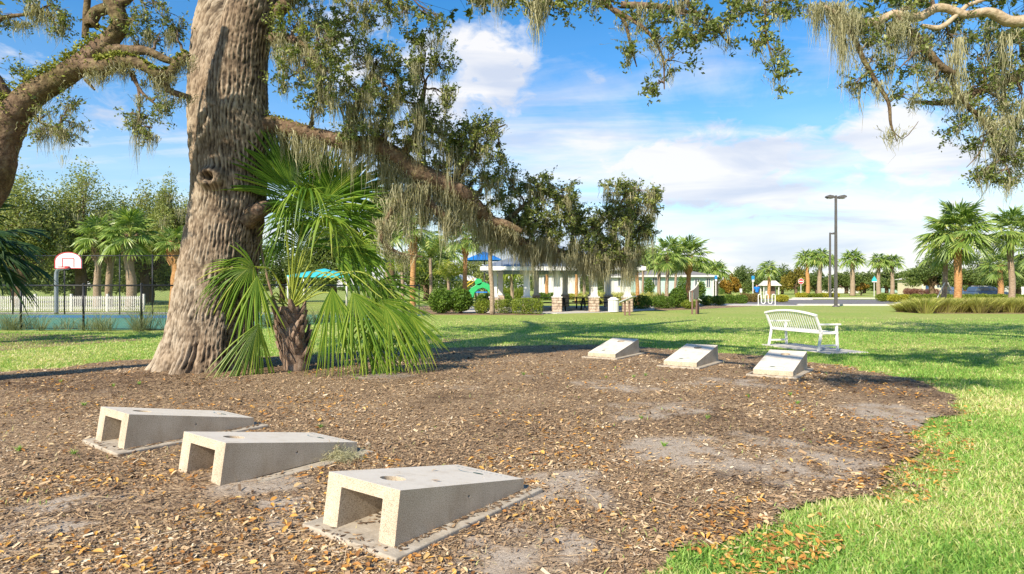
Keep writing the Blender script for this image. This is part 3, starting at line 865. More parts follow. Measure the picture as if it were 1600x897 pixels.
def big_oak():
    base = np.array((-5.2, OD, 0.0))
    o = Oak('live_oak', 'massive live oak with deeply furrowed grey brown trunk rising behind the young palm', base)
    # --- trunk: left and right outline read along the height
    prof = [(596, 232, 402), (583, 240, 396), (570, 247, 392), (540, 259, 392), (500, 268, 390), (450, 277, 392), (400, 285, 398), (350, 293, 404), (330, 297, 408), (300, 303, 411), (250, 298, 412),
            (200, 292, 413), (150, 290, 414), (100, 289, 416), (50, 293, 425), (0, 302, 440), (-60, 306, 462), (-130, 308, 485)]
    z = np.array([CAMH - (p[0] - HOR) / FPX * OD for p in prof]); xl = np.array([(p[1] - 800) / FPX * OD for p in prof]); xr = np.array([(p[2] - 800) / FPX * OD for p in prof])
    zz = np.linspace(-.12, 7.0, 430); order = np.argsort(z)
    XL = np.interp(zz, z[order], xl[order]); XR = np.interp(zz, z[order], xr[order])
    k = np.ones(25) / 25
    XL = np.convolve(np.pad(XL, 12, 'edge'), k, 'valid'); XR = np.convolve(np.pad(XR, 12, 'edge'), k, 'valid')
    n = 330; a = np.linspace(0, 2 * PI, n, endpoint=False)
    Zg = np.repeat(zz[:, None], n, 1); A = np.repeat(a[None], len(zz), 0)
    cx = (XL + XR) / 2; w = (XR - XL) / 2
    # two fused stems: groove appears with height
    split = np.clip((zz - 2.6) / 4.0, 0, 1)
    sep = w * .62 * split
    rad = w - sep * .93
    rot = -.45
    d = np.stack([np.cos(A), np.sin(A)], -1)
    rs = []
    for sg, sc in ((1, 1.06), (-1, .92)):
        c = np.stack([sg * sep * math.cos(rot) * .95, -sg * sep * abs(math.sin(rot)) * 1.0 * (1 if sg > 0 else .9)], -1)[:, None]
        b = (d * c).sum(-1); r_ = rad[:, None] * sc
        disc = r_ ** 2 - ((c ** 2).sum(-1) - b ** 2)
        rs.append(b + np.sqrt(np.clip(disc, 1e-4, None)))
    r = np.log(np.exp(rs[0] * 14) + np.exp(rs[1] * 14)) / 14 - .035
    # match silhouette width again
    for i in range(len(zz)):
        ext = r[i] * np.cos(a); sc = 2 * w[i] / (ext.max() - ext.min()); r[i] *= sc
        cx[i] = (XL[i] + XR[i]) / 2 - (ext.max() + ext.min()) / 2 * sc
    cx = np.convolve(np.pad(cx, 12, 'edge'), k, 'valid')
    # root flare and buttresses
    fl = np.exp(-np.clip(Zg, 0, None) / .38)
    r = r * (1 + fl * (.13 * np.cos(5 * A + .6) + .09 * np.cos(9 * A + 2.0) + .06 * np.cos(14 * A) + .01))
    r = r * (1 + .035 * np.cos(7 * A + 1.2 * np.sin(Zg)) * np.clip(1 - Zg / 3, 0, 1))
    q = np.stack([np.cos(A) * .62, np.sin(A) * .62, Zg], -1).reshape(-1, 3)
    r = r + .05 * (fbm(q * np.array([1.6, 1.6, .8]), 3, 21).reshape(r.shape) - .5)
    # bark plates
    warp = (fbm(q * np.array([2.5, 2.5, 1.6]), 3, 40) - .5) * 1.1
    qq = q + np.stack([warp * .22, warp * .22, warp * 0], 1)
    f3 = fbm(q * np.array([40, 40, 18]), 2, 53).reshape(r.shape)
    w1 = (fbm(q * np.array([2.6, 2.6, 1.5]), 4, 61).reshape(r.shape) - .5) * 8.5
    w2 = (fbm(q * np.array([9, 9, 3.0]), 2, 62).reshape(r.shape) - .5) * 3.6
    lean_ = .35 * Zg * np.sin(A * 1.0 + .5)
    ph = 31 * A + w1 + w2 + lean_
    s1 = np.abs(np.sin(ph)) ** .6
    s2 = np.abs(np.sin(ph * 1.0 + 1.2 + 1.8 * (vnoise(q * np.array([7, 7, 5.0]), 63).reshape(r.shape) - .5)))
    brk = vnoise(qq * np.array([11, 11, 7.5]), 64).reshape(r.shape)
    f4 = fbm(q * np.array([24, 24, 10]), 3, 66).reshape(r.shape)
    ridge = np.clip(s1 * (.45 + .55 * s2) * (.50 + .75 * brk) + .55 * (f4 - .5) + .25 * (f3 - .5), 0, 1)
    deep = .75 + .5 * vnoise(q * np.array([1.5, 1.5, .7]), 65).reshape(r.shape)
    r = r + (.060 * deep * ridge + .010 * (f3 - .5)) * (1 - .25 * np.clip(Zg / 6, 0, 1)) - .028
    # burl with a sunken eye, and healed scar below it
    zb = CAMH - (288 - HOR) / FPX * OD; ab = -PI / 2 + .02
    da = (np.angle(np.exp(1j * (A - ab)))) * .62; dz = Zg - zb; rr = np.sqrt((da / 1.05) ** 2 + (dz) ** 2)
    r = r + .16 * np.exp(-((rr - .10) / .075) ** 2) - .10 * np.exp(-(rr / .055) ** 2) + .07 * np.exp(-(rr / .28) ** 2)
    zb2 = CAMH - (405 - HOR) / FPX * OD; rr2 = np.sqrt((da + .30) ** 2 + ((Zg - zb2) / 1.3) ** 2)
    r = r + .035 * np.exp(-(rr2 / .12) ** 2)
    # hollow at the foot facing the camera
    da3 = np.angle(np.exp(1j * (A - (-PI / 2 + .15)))) * .7
    r = r - .13 * np.exp(-(da3 / .06) ** 2) * np.clip(1 - (Zg - .1) / .75, 0, 1) ** .8
    # swelling where the long limb leaves
    zl = CAMH - (205 - HOR) / FPX * OD
    dl = np.angle(np.exp(1j * (A - (-.25)))) * .6
    r = r + .12 * np.exp(-(dl / .28) ** 2 - ((Zg - zl) / .3) ** 2)
    X = cx[:, None] + r * np.cos(A); Y = OD + .62 - .0 + r * np.sin(A) * 1.0 - .55
    v = np.stack([X, Y, Zg], -1).reshape(-1, 3)
    m = len(zz); i = np.arange(m - 1)[:, None] * n; j = np.arange(n)[None]; j2 = (j + 1) % n
    f = np.stack([i + j, i + j2, i + n + j2, i + n + j], -1).reshape(-1, 4)
    tone = np.clip(.05 + 1.15 * ridge + .5 * (f3 - .5), 0, 1)[:-1].ravel()
    mb = MB(); mb.add(v, f, tone, True)
    mb.obj('trunk', M['bark'], o.root, base)
    # --- the two stems go on above the picture
    o.limb([P(400, -60, OD + .1), P(430, -170, OD + .2), P(480, -290, OD + .6), P(560, -400, OD + 1.3), P(640, -480, OD + 2)], [.56, .42, .34, .26, .12], n=28)
    o.limb([P(325, -60, OD + .4), P(290, -170, OD + .8), P(230, -280, OD + 1.6), P(140, -360, OD + 2.5)], [.34, .30, .24, .12], n=24)
    # --- long low limb
    LM = [(405, 196, OD), (430, 196, 10.7), (470, 205, 10.6), (510, 216, 10.6), (550, 224, 10.7), (590, 230, 10.8), (622, 246, 10.9), (650, 270, 11.0), (685, 284, 11.2), (718, 302, 11.4), (742, 324, 11.7), (765, 347, 12.0), (800, 356, 12.3)]
    o.limb(pxs(LM), [.22, .14, .115, .12, .135, .15, .165, .185, .18, .17, .15, .13, .09], n=24, amp=.6, hang=110, hlen=.75)
    o.limb(pxs([(755, 335, 11.9), (775, 360, 12.2), (812, 378, 12.5), (850, 388, 12.8), (885, 399, 13.0), (925, 404, 13.2), (965, 408, 13.3)]), [.15, .13, .10, .10, .09, .07, .05], hang=90, hlen=.75)
    o.limb(pxs([(655, 285, 11.0), (662, 312, 11.1), (690, 335, 11.2), (715, 350, 11.4)]), [.15, .11, .07, .04], hang=16, hlen=.6)
    o.limb(pxs([(760, 345, 12.0), (790, 350, 11.9), (815, 362, 11.9)]), [.10, .07, .05], hang=6, hlen=.5)
    o.limb(pxs([(640, 300, 10.9), (612, 330, 10.8), (596, 372, 10.7), (622, 395, 10.8), (660, 402, 10.9)]), [.06, .045, .035, .025, .012], hang=14, hlen=.5)
    o.limb(pxs([(385, 345, 10.6), (405, 330, 10.55), (424, 322, 10.8), (440, 320, 11.3)]), [.16, .13, .11, .07], n=18, keep=False)
    # branches up from the low limb and from the trunk
    o.limb(pxs([(545, 222, 10.7), (552, 180, 10.6), (572, 135, 10.5), (590, 95, 10.4)]), [.10, .07, .05, .03], hang=14, hlen=.6)
    o.limb(pxs([(625, 248, 10.9), (648, 215, 10.8), (655, 180, 10.7), (665, 130, 10.7)]), [.08, .06, .05, .03], hang=10, hlen=.6)
    o.limb(pxs([(425, 60, 10.7), (455, 62, 10.5), (485, 80, 10.3), (505, 105, 10.2)]), [.10, .07, .06, .04], hang=14, hlen=.5)
    o.limb(pxs([(432, 20, 10.7), (470, -10, 10.4), (530, -25, 10.2), (600, -20, 10.1)]), [.12, .09, .06, .04], hang=8, hlen=.6)
    o.limb(pxs([(700, 290, 11.3), (730, 255, 11.3), (748, 215, 11.3), (790, 195, 11.3)]), [.06, .04, .025, .012], hang=8, hlen=.4)
    o.limb(pxs([(780, 355, 12.2), (815, 325, 12.3), (850, 300, 12.4)]), [.06, .045, .02])
    o.limb(pxs([(925, 404, 13.2), (955, 370, 13.2), (970, 320, 13.2), (985, 295, 13.2)]), [.06, .05, .03, .02])
    o.limb(pxs([(960, 408, 13.3), (990, 370, 13.3), (1010, 330, 13.3)]), [.05, .03, .015])
    # long arching limb just above the picture, carrying the hanging sprays
    o.limb(pxs([(440, -90, 10.6), (560, -105, 10.1), (700, -95, 9.4), (830, -85, 8.9), (950, -62, 8.5), (1080, -55, 8.2), (1200, -60, 8.0)]), [.26, .22, .18, .15, .12, .10, .06])
    for l, rr in (([(935, -60, 8.5), (950, 5, 8.45), (975, 32, 8.4), (985, 70, 8.4), (995, 105, 8.4)], .045), ([(960, 15, 8.4), (1010, 48, 8.3), (1035, 90, 8.3), (1038, 140, 8.3)], .03),
                  ([(1060, -55, 8.2), (1075, 5, 8.2), (1100, 30, 8.2), (1120, 60, 8.2)], .04), ([(1190, -60, 8.0), (1195, 10, 8.0), (1198, 60, 8.0), (1215, 120, 8.0)], .02),
                  ([(970, 8, 8.45), (1040, 12, 8.35), (1100, 30, 8.3), (1140, 70, 8.2)], .05),
                  ([(830, -85, 8.9), (845, -20, 8.8), (840, 20, 8.8)], .03)):
        o.limb(pxs(l), np.linspace(rr, .008, len(l)), hang=5, hlen=.3, n=8)
    # --- foliage: (px, py, distance, rx, ry)
    for c in [(465, 35, 10.5, 45, 32), (455, 125, 10.2, 26, 24), (520, 55, 10.3, 48, 38), (575, 92, 10.3, 48, 36), (640, 105, 10.5, 42, 30), (685, 100, 10.6, 26, 30), (505, 135, 10.2, 46, 34), (565, 152, 10.4, 45, 34),
              (620, 160, 10.6, 36, 26), (490, 165, 10.4, 36, 18), (545, 30, 10.2, 40, 28), (630, 18, 10.1, 38, 16), (590, 5, 10.1, 40, 14), (680, 28, 10.2, 18, 10)]:
        o.px(*c, mossy=.35, mlen=.5, leaves=1.0)
    for c in [(690, 205, 11.1, 36, 28), (735, 205, 11.3, 34, 26), (768, 196, 11.3, 20, 10), (745, 252, 11.4, 32, 24), (762, 285, 11.7, 28, 22), (700, 240, 11.2, 26, 20), (605, 205, 10.7, 26, 16), (745, 225, 11.3, 40, 34),
              (655, 225, 10.9, 20, 18)]:
        o.px(*c, mossy=.35, mlen=.45)
    for c in [(825, 288, 12.4, 34, 18), (868, 296, 12.5, 28, 22), (820, 325, 12.4, 34, 20), (858, 345, 12.6, 42, 30), (900, 365, 12.9, 30, 28), (800, 305, 12.3, 20, 16), (885, 330, 12.7, 22, 20), (850, 370, 12.7, 36, 14),
              (830, 345, 12.5, 36, 24), (800, 340, 12.3, 22, 18)]:
        o.px(*c, mossy=.3, mlen=.4, leaves=1.4)
    for c in [(962, 298, 13.2, 26, 16), (1000, 298, 13.2, 28, 16), (1015, 325, 13.3, 24, 18), (968, 330, 13.2, 28, 26), (955, 368, 13.2, 32, 26), (1000, 362, 13.3, 28, 28), (935, 390, 13.1, 26, 18), (985, 395, 13.3, 30, 20), (1025, 310, 13.3, 18, 12),
              (985, 330, 13.2, 40, 36)]:
        o.px(*c, mossy=.6, mlen=.75, leaves=1.5)
    for c in [(640, 215, 10.8, 34, 22), (670, 175, 10.7, 28, 28), (600, 195, 10.6, 32, 20), (560, 205, 10.4, 34, 14), (700, 150, 10.8, 22, 22), (655, 62, 10.4, 34, 20), (480, 95, 10.3, 36, 26), (450, 60, 10.4, 24, 26), (610, 130, 10.4, 40, 30),
              (690, 255, 11.2, 34, 20), (735, 285, 11.6, 34, 20), (770, 315, 12.0, 24, 16), (715, 225, 11.2, 30, 26), (780, 235, 11.6, 16, 18), (790, 270, 12.0, 22, 18)]:
        o.px(*c, mossy=.5, mlen=.55, leaves=1.1)
    for c in [(905, 340, 12.9, 28, 24), (925, 360, 13.0, 24, 22), (880, 310, 12.6, 28, 22), (840, 300, 12.4, 30, 22), (815, 350, 12.4, 26, 22), (940, 340, 13.1, 16, 26)]:
        o.px(*c, mossy=.4, mlen=.6, leaves=1.4)
    for c in [(612, 290, 11.5, 26, 34), (655, 335, 11.4, 28, 24), (700, 335, 11.6, 30, 16)]:
        o.px(*c, mossy=.5, mlen=.6, leaves=.8)
    for c in [(1000, 20, 8.4, 24, 16), (1060, 25, 8.2, 44, 24), (1110, 35, 8.2, 34, 30), (1085, 62, 8.2, 32, 22), (1055, 92, 8.3, 30, 20), (1030, 128, 8.3, 18, 20), (1040, 60, 8.3, 26, 22), (1135, 45, 8.1, 22, 22),
              (1212, 25, 8.0, 22, 26), (1212, 75, 8.0, 17, 26), (1218, 120, 8.0, 12, 20), (1190, 50, 8.0, 12, 26), (880, 12, 8.8, 24, 16), (830, 10, 8.8, 20, 14), (985, 85, 8.4, 6, 12)]:
        o.px(*c, mossy=.12, mlen=.35, leaves=1.0)
    for c in [(925, 4, 8.6, 26, 12), (960, 2, 8.5, 26, 12), (1150, 14, 8.1, 24, 18), (1175, 4, 8.1, 22, 14), (1240, 2, 8.0, 18, 12), (890, -2, 8.8, 26, 12), (800, 0, 9.0, 20, 12), (740, -4, 9.2, 24, 10)]:
        o.px(*c, mossy=.2, mlen=.35, leaves=1.0)
    for c in [(1060, -45, 8.4, 70, 40), (940, -50, 8.6, 60, 40), (1190, -45, 8.1, 60, 40), (820, -60, 8.8, 60, 40), (700, -65, 9.4, 60, 45)]:
        o.px(*c, mossy=.05, size=.085, leaves=.5, dens=.5)
    # moss curtains under the low limb: (px, py of the anchor, distance, drop in pixels)
    for k in range(84):
        t = rng.random(); q = np.array([np.interp(t, [0, .3, .55, .75, 1], [600, 690, 770, 870, 1000]), np.interp(t, [0, .3, .55, .75, 1], [245, 300, 362, 392, 405]), np.interp(t, [0, 1], [10.9, 13.3])])
        moss(o.mossb, P(*q) + rng.normal(0, .12, 3), rng.uniform(.35, 1.0) * (.95 if t > .1 else .6), 30, .085, .009)
    for (x, y, d, L) in [(655, 170, 10.6, 1.0), (575, 190, 10.5, 1.3), (700, 230, 11.1, 1.1), (520, 140, 10.2, .6), (548, 160, 10.4, 1.4), (640, 300, 10.9, 1.2), (655, 290, 10.9, 1.1), (625, 290, 10.8, 1.0), (610, 310, 10.8, .6), (695, 330, 11.2, .9),
                         (780, -8, 8.9, .42), (840, -5, 8.8, .75), (838, 5, 8.8, .7), (847, 0, 8.8, .45), (975, 400, 13.2, .9), (985, 395, 13.2, 1.0), (945, 380, 13.1, 1.1), (930, 400, 13.0, .8), (865, 390, 12.9, .8), (840, 385, 12.8, .9),
                         (500, 30, 10.4, .5), (460, 75, 10.3, .6), (440, 85, 10.4, .6), (565, 8, 10.2, .4), (1005, 15, 8.4, .35), (1060, 5, 8.3, .4), (600, 345, 10.75, .55), (607, 350, 10.7, .5), (488, 78, 10.3, .6), (680, 62, 10.6, .4)]:
        moss(o.mossb, P(x, y, d), L, 60, .10, .010)
    # --- crown above the picture: casts the shade lying on the lawn behind
    for c in [(-1.5, 12.5, 8.6, 2.6), (-4.5, 13.5, 9.2, 2.8), (-7.2, 12.5, 8.4, 2.2), (-4.2, 10.2, 9.8, 2.2), (1.0, 12.2, 8.0, 1.8), (-8.5, 9.5, 8.0, 1.6), (3.6, 12.4, 8.4, 1.5)]:
        o.cluster(c[:3], (c[3], c[3], c[3] * .42), leaves=.30, mossy=0, size=.17, src=(-4.2, 11.2, 7.6), dens=.32)
    o.limb([(-4.4, 10.4, 7.0), (-3.4, 8.4, 6.7), (-1.8, 6.2, 6.5), (.7, 3.3, 6.3), (2.4, 2.6, 6.2)], [.18, .14, .10, .07, .03], n=10)  # unseen overhead limb, added with the sprays below to shade the bed
    for (x, y, z_, r_, dn) in [(.5, 2.9, 6.1, .75, .9), (1.5, 2.8, 6.1, .75, .9), (2.4, 2.6, 6.1, .6, .8), (-.2, 4.4, 6.2, .5, .35), (-1.2, 6.0, 6.3, .8, .35), (-2.4, 7.2, 6.4, .8, .4), (-4.0, 7.6, 6.2, .9, .4)]:
        o.cluster((x, y, z_), (r_, r_ * .55, .4), leaves=.7, mossy=0, size=.09, dens=dn)
    # resurrection fern on the limb tops
    sk = np.concatenate([s_ for s_ in o.skel[2:4]])
    k = rng.integers(0, len(sk), 2200); c = sk[k, :3] + np.c_[rng.normal(0, .5, (2200, 2)) * sk[k, 3:4], sk[k, 3] * rng.uniform(.6, 1.1, 2200)]
    ribbon_leaves(c, .06, .4, .9, o.fern)
    o.finish()


big_oak()


def left_oak():
    D = 9.0
    base = P(-215, 610, D); base[2] = 0
    o = Oak('live_oak', 'leaning mossy live oak at the left edge with green fern along its forked limb', base)
    o.limb([base + [-.1, 0, -.1], base + [0, 0, .35], *pxs([(-130, 440, D), (-60, 350, D), (-14, 285, D), (3, 220, D), (22, 172, D)])], [.55, .36, .30, .26, .235, .22, .21], 'trunk', n=30, amp=.45)
    o.limb(pxs([(16, 190, D), (45, 152, D), (92, 124, D), (128, 100, D), (150, 80, D), (172, 62, D), (188, 38, D), (180, 10, D), (168, -40, D), (190, -140, D)]), [.20, .18, .15, .14, .13, .12, .115, .12, .11, .08], 'limb', n=26, amp=.5, hang=20, hlen=.3)
    o.limb(pxs([(20, 190, D), (-4, 150, D), (-40, 100, D), (-120, 20, D), (-200, -80, D)]), [.19, .18, .17, .15, .10], 'limb', n=22, amp=.5, hang=10)
    o.limb(pxs([(130, 102, D), (160, 106, 8.9), (195, 96, 8.9), (225, 103, 8.9), (245, 115, 8.9), (264, 116, 8.95), (276, 100, 9.0), (292, 88, 9.1)]), [.12, .11, .09, .08, .07, .065, .06, .05], n=18, amp=.5, hang=26, hlen=.3)
    o.limb(pxs([(150, 78, D), (195, 80, D), (228, 80, D), (260, 94, D), (285, 100, 9.1)]), [.10, .08, .06, .05, .035], n=14, amp=.4, hang=10, hlen=.25)
    o.limb(pxs([(258, 118, 8.95), (262, 140, 9), (280, 148, 9.1), (296, 152, 9.3)]), [.05, .045, .045, .035], n=12, hang=6, hlen=.3)
    o.limb(pxs([(205, 112, D), (216, 138, D), (218, 175, D), (214, 215, D)]), [.03, .022, .015, .008], n=8)
    o.limb(pxs([(202, 112, D), (222, 145, D), (245, 165, D)]), [.03, .022, .014], n=8)
    o.limb(pxs([(133, 60, D), (135, 20, D), (140, -40, D)]), [.045, .045, .04], n=10)
    o.limb(pxs([(150, 35, D), (142, 40, D), (150, 20, D), (190, 5, D), (230, -30, D)]), [.09, .09, .08, .07, .05], n=16)
    o.limb(pxs([(134, 125, D), (148, 141, D)]), [.03, .015], n=8, keep=False)
    o.limb(pxs([(45, 165, D), (60, 190, D), (88, 200, D)]), [.03, .02, .01], n=8)
    o.limb(pxs([(-40, 60, D), (0, 30, D), (45, 22, D), (80, 8, D)]), [.05, .035, .02, .01], n=8, hang=5, hlen=.3)
    for c in [(20, 30, D, 26, 14), (60, 12, D, 34, 20), (95, 25, D, 18, 16), (85, 40, D, 22, 10), (210, 35, D, 34, 24), (250, 55, 9.1, 30, 22), (262, 22, 9.1, 26, 18), (232, 12, D, 34, 16), (215, 60, D, 18, 10), (275, 45, 9.2, 14, 14),
              (30, 115, D, 16, 12), (70, 180, D, 26, 18), (98, 190, D, 24, 22), (75, 210, D, 24, 12), (108, 165, D, 14, 10), (220, 190, D, 20, 18), (238, 205, D, 14, 18), (245, 150, D, 24, 16), (262, 170, D, 16, 10), (205, 180, D, 14, 10), (238, 128, D, 18, 10), (-20, 150, D, 30, 30)]:
        o.px(*c, mossy=.35, mlen=.3, leaves=.9, size=.05)
    for (x, y, d, L) in [(60, 15, D, .40), (75, 20, D, .45), (30, 35, D, .2), (265, 50, 9.1, .35), (212, 190, D, .75), (236, 210, D, .4), (75, 195, D, .5), (90, 200, D, .45), (105, 205, D, .4), (60, 200, D, .4), (255, 118, D, .45), (250, 120, D, .4), (155, 90, D, .3), (195, 105, D, .3), (270, 105, 9, .3), (218, 150, D, .35)]:
        moss(o.mossb, P(x, y, d), L, 44, .05, .007)
    sk = np.concatenate([o.skel[0][-12:], o.skel[1][:-25], o.skel[2][:14], o.skel[3][4:]])
    k = rng.integers(0, len(sk), 15000); rad = sk[k, 3:4]
    a = rng.normal(0, .75, 15000)
    c = sk[k, :3] + np.c_[-.8 * np.sin(a) * rad[:, 0] - .25 * rad[:, 0], rng.normal(-.2, .6, 15000) * rad[:, 0], np.cos(a) * rad[:, 0] * 1.05 + .01]
    g = n2(c[:, 0], c[:, 2], 5, 3) > .40
    ribbon_leaves(c[g], .045, .45, .8, o.fern)
    o.cluster((-8.6, 9.5, 6.9), (1.8, 1.8, .8), leaves=.3, mossy=0, size=.14, dens=.5)
    o.finish()


left_oak()


def right_oak():
    D = 8.0
    base = np.array((12.5, 9.5, 0.0))
    o = Oak('live_oak', 'live oak beyond the right edge reaching in with a bare pale limb and long moss', base)
    fork = np.array((12.2, 9.4, 3.6))
    o.limb([base - [0, 0, .1], base + [0, 0, .5], base + [-.1, 0, 2], fork], [.85, .6, .5, .48], 'trunk', n=30, amp=.4)
    p2 = pxs([(1800, 0, D), (1700, 30, D), (1640, 28, D), (1600, 33, D), (1575, 34, D), (1550, 20, D), (1528, 21, D), (1508, 24, D), (1480, 14, D), (1460, 14, D), (1440, 26, D), (1418, 28, D), (1395, 22, D), (1375, 33, D), (1345, 34, D), (1315, 25, D), (1280, 5, D)])
    o.limb([fork, fork + [-1, -.3, .9], *p2], [.34, .24, .17, .12, .085, .072, .07, .06, .055, .05, .05, .055, .06, .055, .05, .05, .045, .03, .015], 'limb', M['pale_bark'], n=18, amp=.35, hang=0)
    o.limb(pxs([(1510, 10, D), (1488, 30, D), (1468, 44, D), (1440, 40, D)]), [.03, .03, .035, .02], 'limb', M['pale_bark'], n=10)
    o.limb(pxs([(1560, -20, D), (1535, 0, D), (1512, 8, D)]), [.03, .03, .02], 'limb', M['pale_bark'], n=10)
    o.limb([fork, fork + [-1.5, .3, .7], *pxs([(1760, 60, 9), (1650, 90, 8.8), (1590, 120, 8.6), (1540, 140, 8.5), (1480, 160, 8.4), (1430, 160, 8.4)])], [.3, .2, .14, .10, .08, .06, .04, .02], hang=14, hlen=.4)
    o.limb(pxs([(1650, 90, 8.8), (1600, 170, 8.6), (1575, 220, 8.5), (1560, 250, 8.5)]), [.06, .04, .03, .015], hang=10, hlen=.5)
    o.limb(pxs([(1310, 28, D), (1335, 62, D), (1350, 95, D), (1370, 130, D), (1388, 160, D), (1392, 195, D), (1402, 222, D)]), [.035, .032, .03, .028, .022, .016, .006], n=10, hang=5, hlen=.35)
    o.limb(pxs([(1392, 200, D), (1410, 218, D), (1428, 200, D), (1435, 190, D)]), [.008, .006, .005, .003], n=6, keep=False)
    o.limb(pxs([(1400, 28, D), (1440, 70, D), (1470, 105, D), (1490, 115, D)]), [.05, .05, .05, .035], n=12, hang=6, hlen=.5)
    o.limb(pxs([(1480, 110, 8.1), (1500, 150, 8.1), (1530, 185, 8.2), (1556, 215, 8.3)]), [.035, .03, .03, .015], n=10, hang=10, hlen=.5)
    o.limb(pxs([(1540, 215, 8.3), (1530, 240, 8.3), (1510, 262, 8.3)]), [.012, .01, .004], n=6, keep=False)
    o.limb(pxs([(1560, 240, 8.4), (1575, 265, 8.4), (1580, 285, 8.4)]), [.012, .01, .005], n=6)
    for c in [(1415, 8, D, 36, 14), (1350, 50, D, 22, 20), (1338, 130, D, 16, 22), (1365, 95, D, 22, 22), (1410, 105, D, 34, 26), (1420, 145, D, 30, 20), (1400, 60, D, 26, 16), (1460, 130, D, 30, 22), (1480, 70, 8.2, 44, 24), (1445, 95, 8.1, 26, 22),
              (1530, 90, 8.4, 40, 34), (1570, 85, 8.5, 30, 34), (1520, 135, 8.3, 36, 30), (1560, 150, 8.4, 38, 34), (1595, 140, 8.6, 30, 40), (1505, 175, 8.2, 22, 22), (1550, 200, 8.4, 36, 30), (1590, 210, 8.5, 26, 34), (1560, 245, 8.4, 34, 22), (1590, 255, 8.5, 20, 22), (1545, 278, 8.4, 14, 10), (1575, 282, 8.4, 18, 10), (1530, 225, 8.3, 18, 14),
              (1590, 60, 8.6, 24, 20), (1500, 40, 8.1, 26, 12), (1540, 270, 8.4, 24, 10), (1360, 70, D, 14, 30), (1490, 205, 8.3, 12, 8)]:
        o.px(*c, mossy=.3, mlen=.45, leaves=1.0, size=.05)
    for c in [(1700, 120, 8.8, 70, 80), (1650, 240, 8.6, 40, 50), (1420, -60, 8, 120, 40), (1620, -60, 8.4, 100, 50)]:
        o.px(*c, mossy=.05, size=.09, leaves=.5, dens=.5)
    for i in range(22):
        t = rng.random(); x = 1268 + 190 * t; y = 8 + 28 * (t > .25) * rng.random() + rng.uniform(0, 40) * (t > .4)
        moss(o.mossb, P(x, y, D + rng.normal(0, .15)), rng.uniform(.25, .95) * (1 if t < .7 else .6), 40, .06, .007)
    for i in range(16):
        x = rng.uniform(1455, 1600); y = rng.uniform(30, 215); 
        moss(o.mossb, P(x, y, 8.3 + rng.normal(0, .2)), rng.uniform(.25, .75), 34, .05, .007)
    for (x, y, L) in [(1312, 30, 1.05), (1320, 60, 1.0), (1330, 20, .9), (1278, 15, .55), (1372, 130, .35), (1490, 85, .7), (1500, 60, 1.0), (1452, 105, .4), (1430, 150, .25)]:
        moss(o.mossb, P(x, y, D), L, 40, .045, .007)
    o.limb([fork, (11.3, 10.0, 5.6), (9.0, 11.0, 7.2), (6.5, 11.6, 8.0), (4.2, 12.2, 8.3)], [.3, .24, .18, .13, .05], n=12)  # unseen high limb and clusters, added to shade the lawn round the bench
    for c in [(10.2, 12.5, 7.8, 1.8), (7.8, 12.2, 8.2, 1.8), (5.6, 12.6, 8.6, 1.6), (9.5, 15.0, 8.6, 2.0), (12.5, 14.0, 8.0, 2.2)]:
        o.cluster(c[:3], (c[3], c[3], c[3] * .4), leaves=.35, mossy=0, size=.15, dens=.4, src=(8.5, 11.4, 7.4))
    o.cluster((11.5, 9.5, 6.2), (3, 3, 1.4), leaves=.3, mossy=0, size=.16, dens=.5)
    o.finish()


M['pale_bark'] = pm('pale_bark', [(0, (.16, .11, .07)), (.5, (.38, .29, .19)), (1, (.55, .46, .34))], scale=16, bump=.012, bscale=30, rough=.95)
right_oak()


# ------------------------------------------------------------------ palms
def fan(mb, hub, axis, nrm, R_, nseg=26, spread=2.1, droop=.5, stiff=.5, steps=(0, .28, .55, .8, 1), cup=.0, costa=.25, tone=.0):
    hub = np.array(hub, float); axis = unit(axis); nrm = unit(nrm - axis * np.dot(axis, nrm)); side = np.cross(nrm, axis)
    a = np.linspace(-spread, spread, nseg) + rng.normal(0, .25 * spread / nseg, nseg)
    d = np.cos(a)[:, None] * axis + np.sin(a)[:, None] * side
    L = R_ * (.72 + .28 * np.cos(a * .8)) * rng.uniform(.86, 1.06, nseg)
    q = np.cross(nrm, d)
    st = hub + axis[None] * (costa * R_ * np.clip(np.cos(a), 0, 1) ** 1.5)[:, None]
    gap = 2 * spread / nseg
    rows = []; dr = droop * rng.uniform(.4, 2.2, nseg)
    tw = rng.normal(0, .5, nseg)
    for t in steps:
        c = st + d * (L * t)[:, None] + nrm * (cup * L * t * t)[:, None]
        c[:, 2] -= dr * L * max(0, t - stiff * .35) ** 2.0
        if t > stiff: c = c + q * (tw * L * (t - stiff) * .25)[:, None]
        w = (L * min(t, .50) * gap * .60 + .002 * R_) * (1 if t <= .50 else max(.04, 1 - ((t - .50) / .50) ** 1.8))
        w = w * .96
        pl = nrm * (w * .55)[:, None]
        rows += [c - q * w[:, None] - pl, c + pl * .9, c + q * w[:, None] - pl]
    K = len(steps)
    v = np.stack(rows, 1).reshape(-1, 3)
    b = (np.arange(nseg) * 3 * K)[:, None]; fs = []
    for k in range(K - 1):
        fs += [b + np.array([3 * k, 3 * k + 1, 3 * k + 4, 3 * k + 3]), b + np.array([3 * k + 1, 3 * k + 2, 3 * k + 5, 3 * k + 4])]
    r = np.clip(rng.normal(.42 + tone, .16, nseg), 0, 1)
    rr = np.concatenate([np.clip(r + (.16 if k >= K - 2 else 0), 0, 1) for k in range(K - 1) for _ in (0, 1)])
    mb.add(v, np.concatenate(fs), rr)


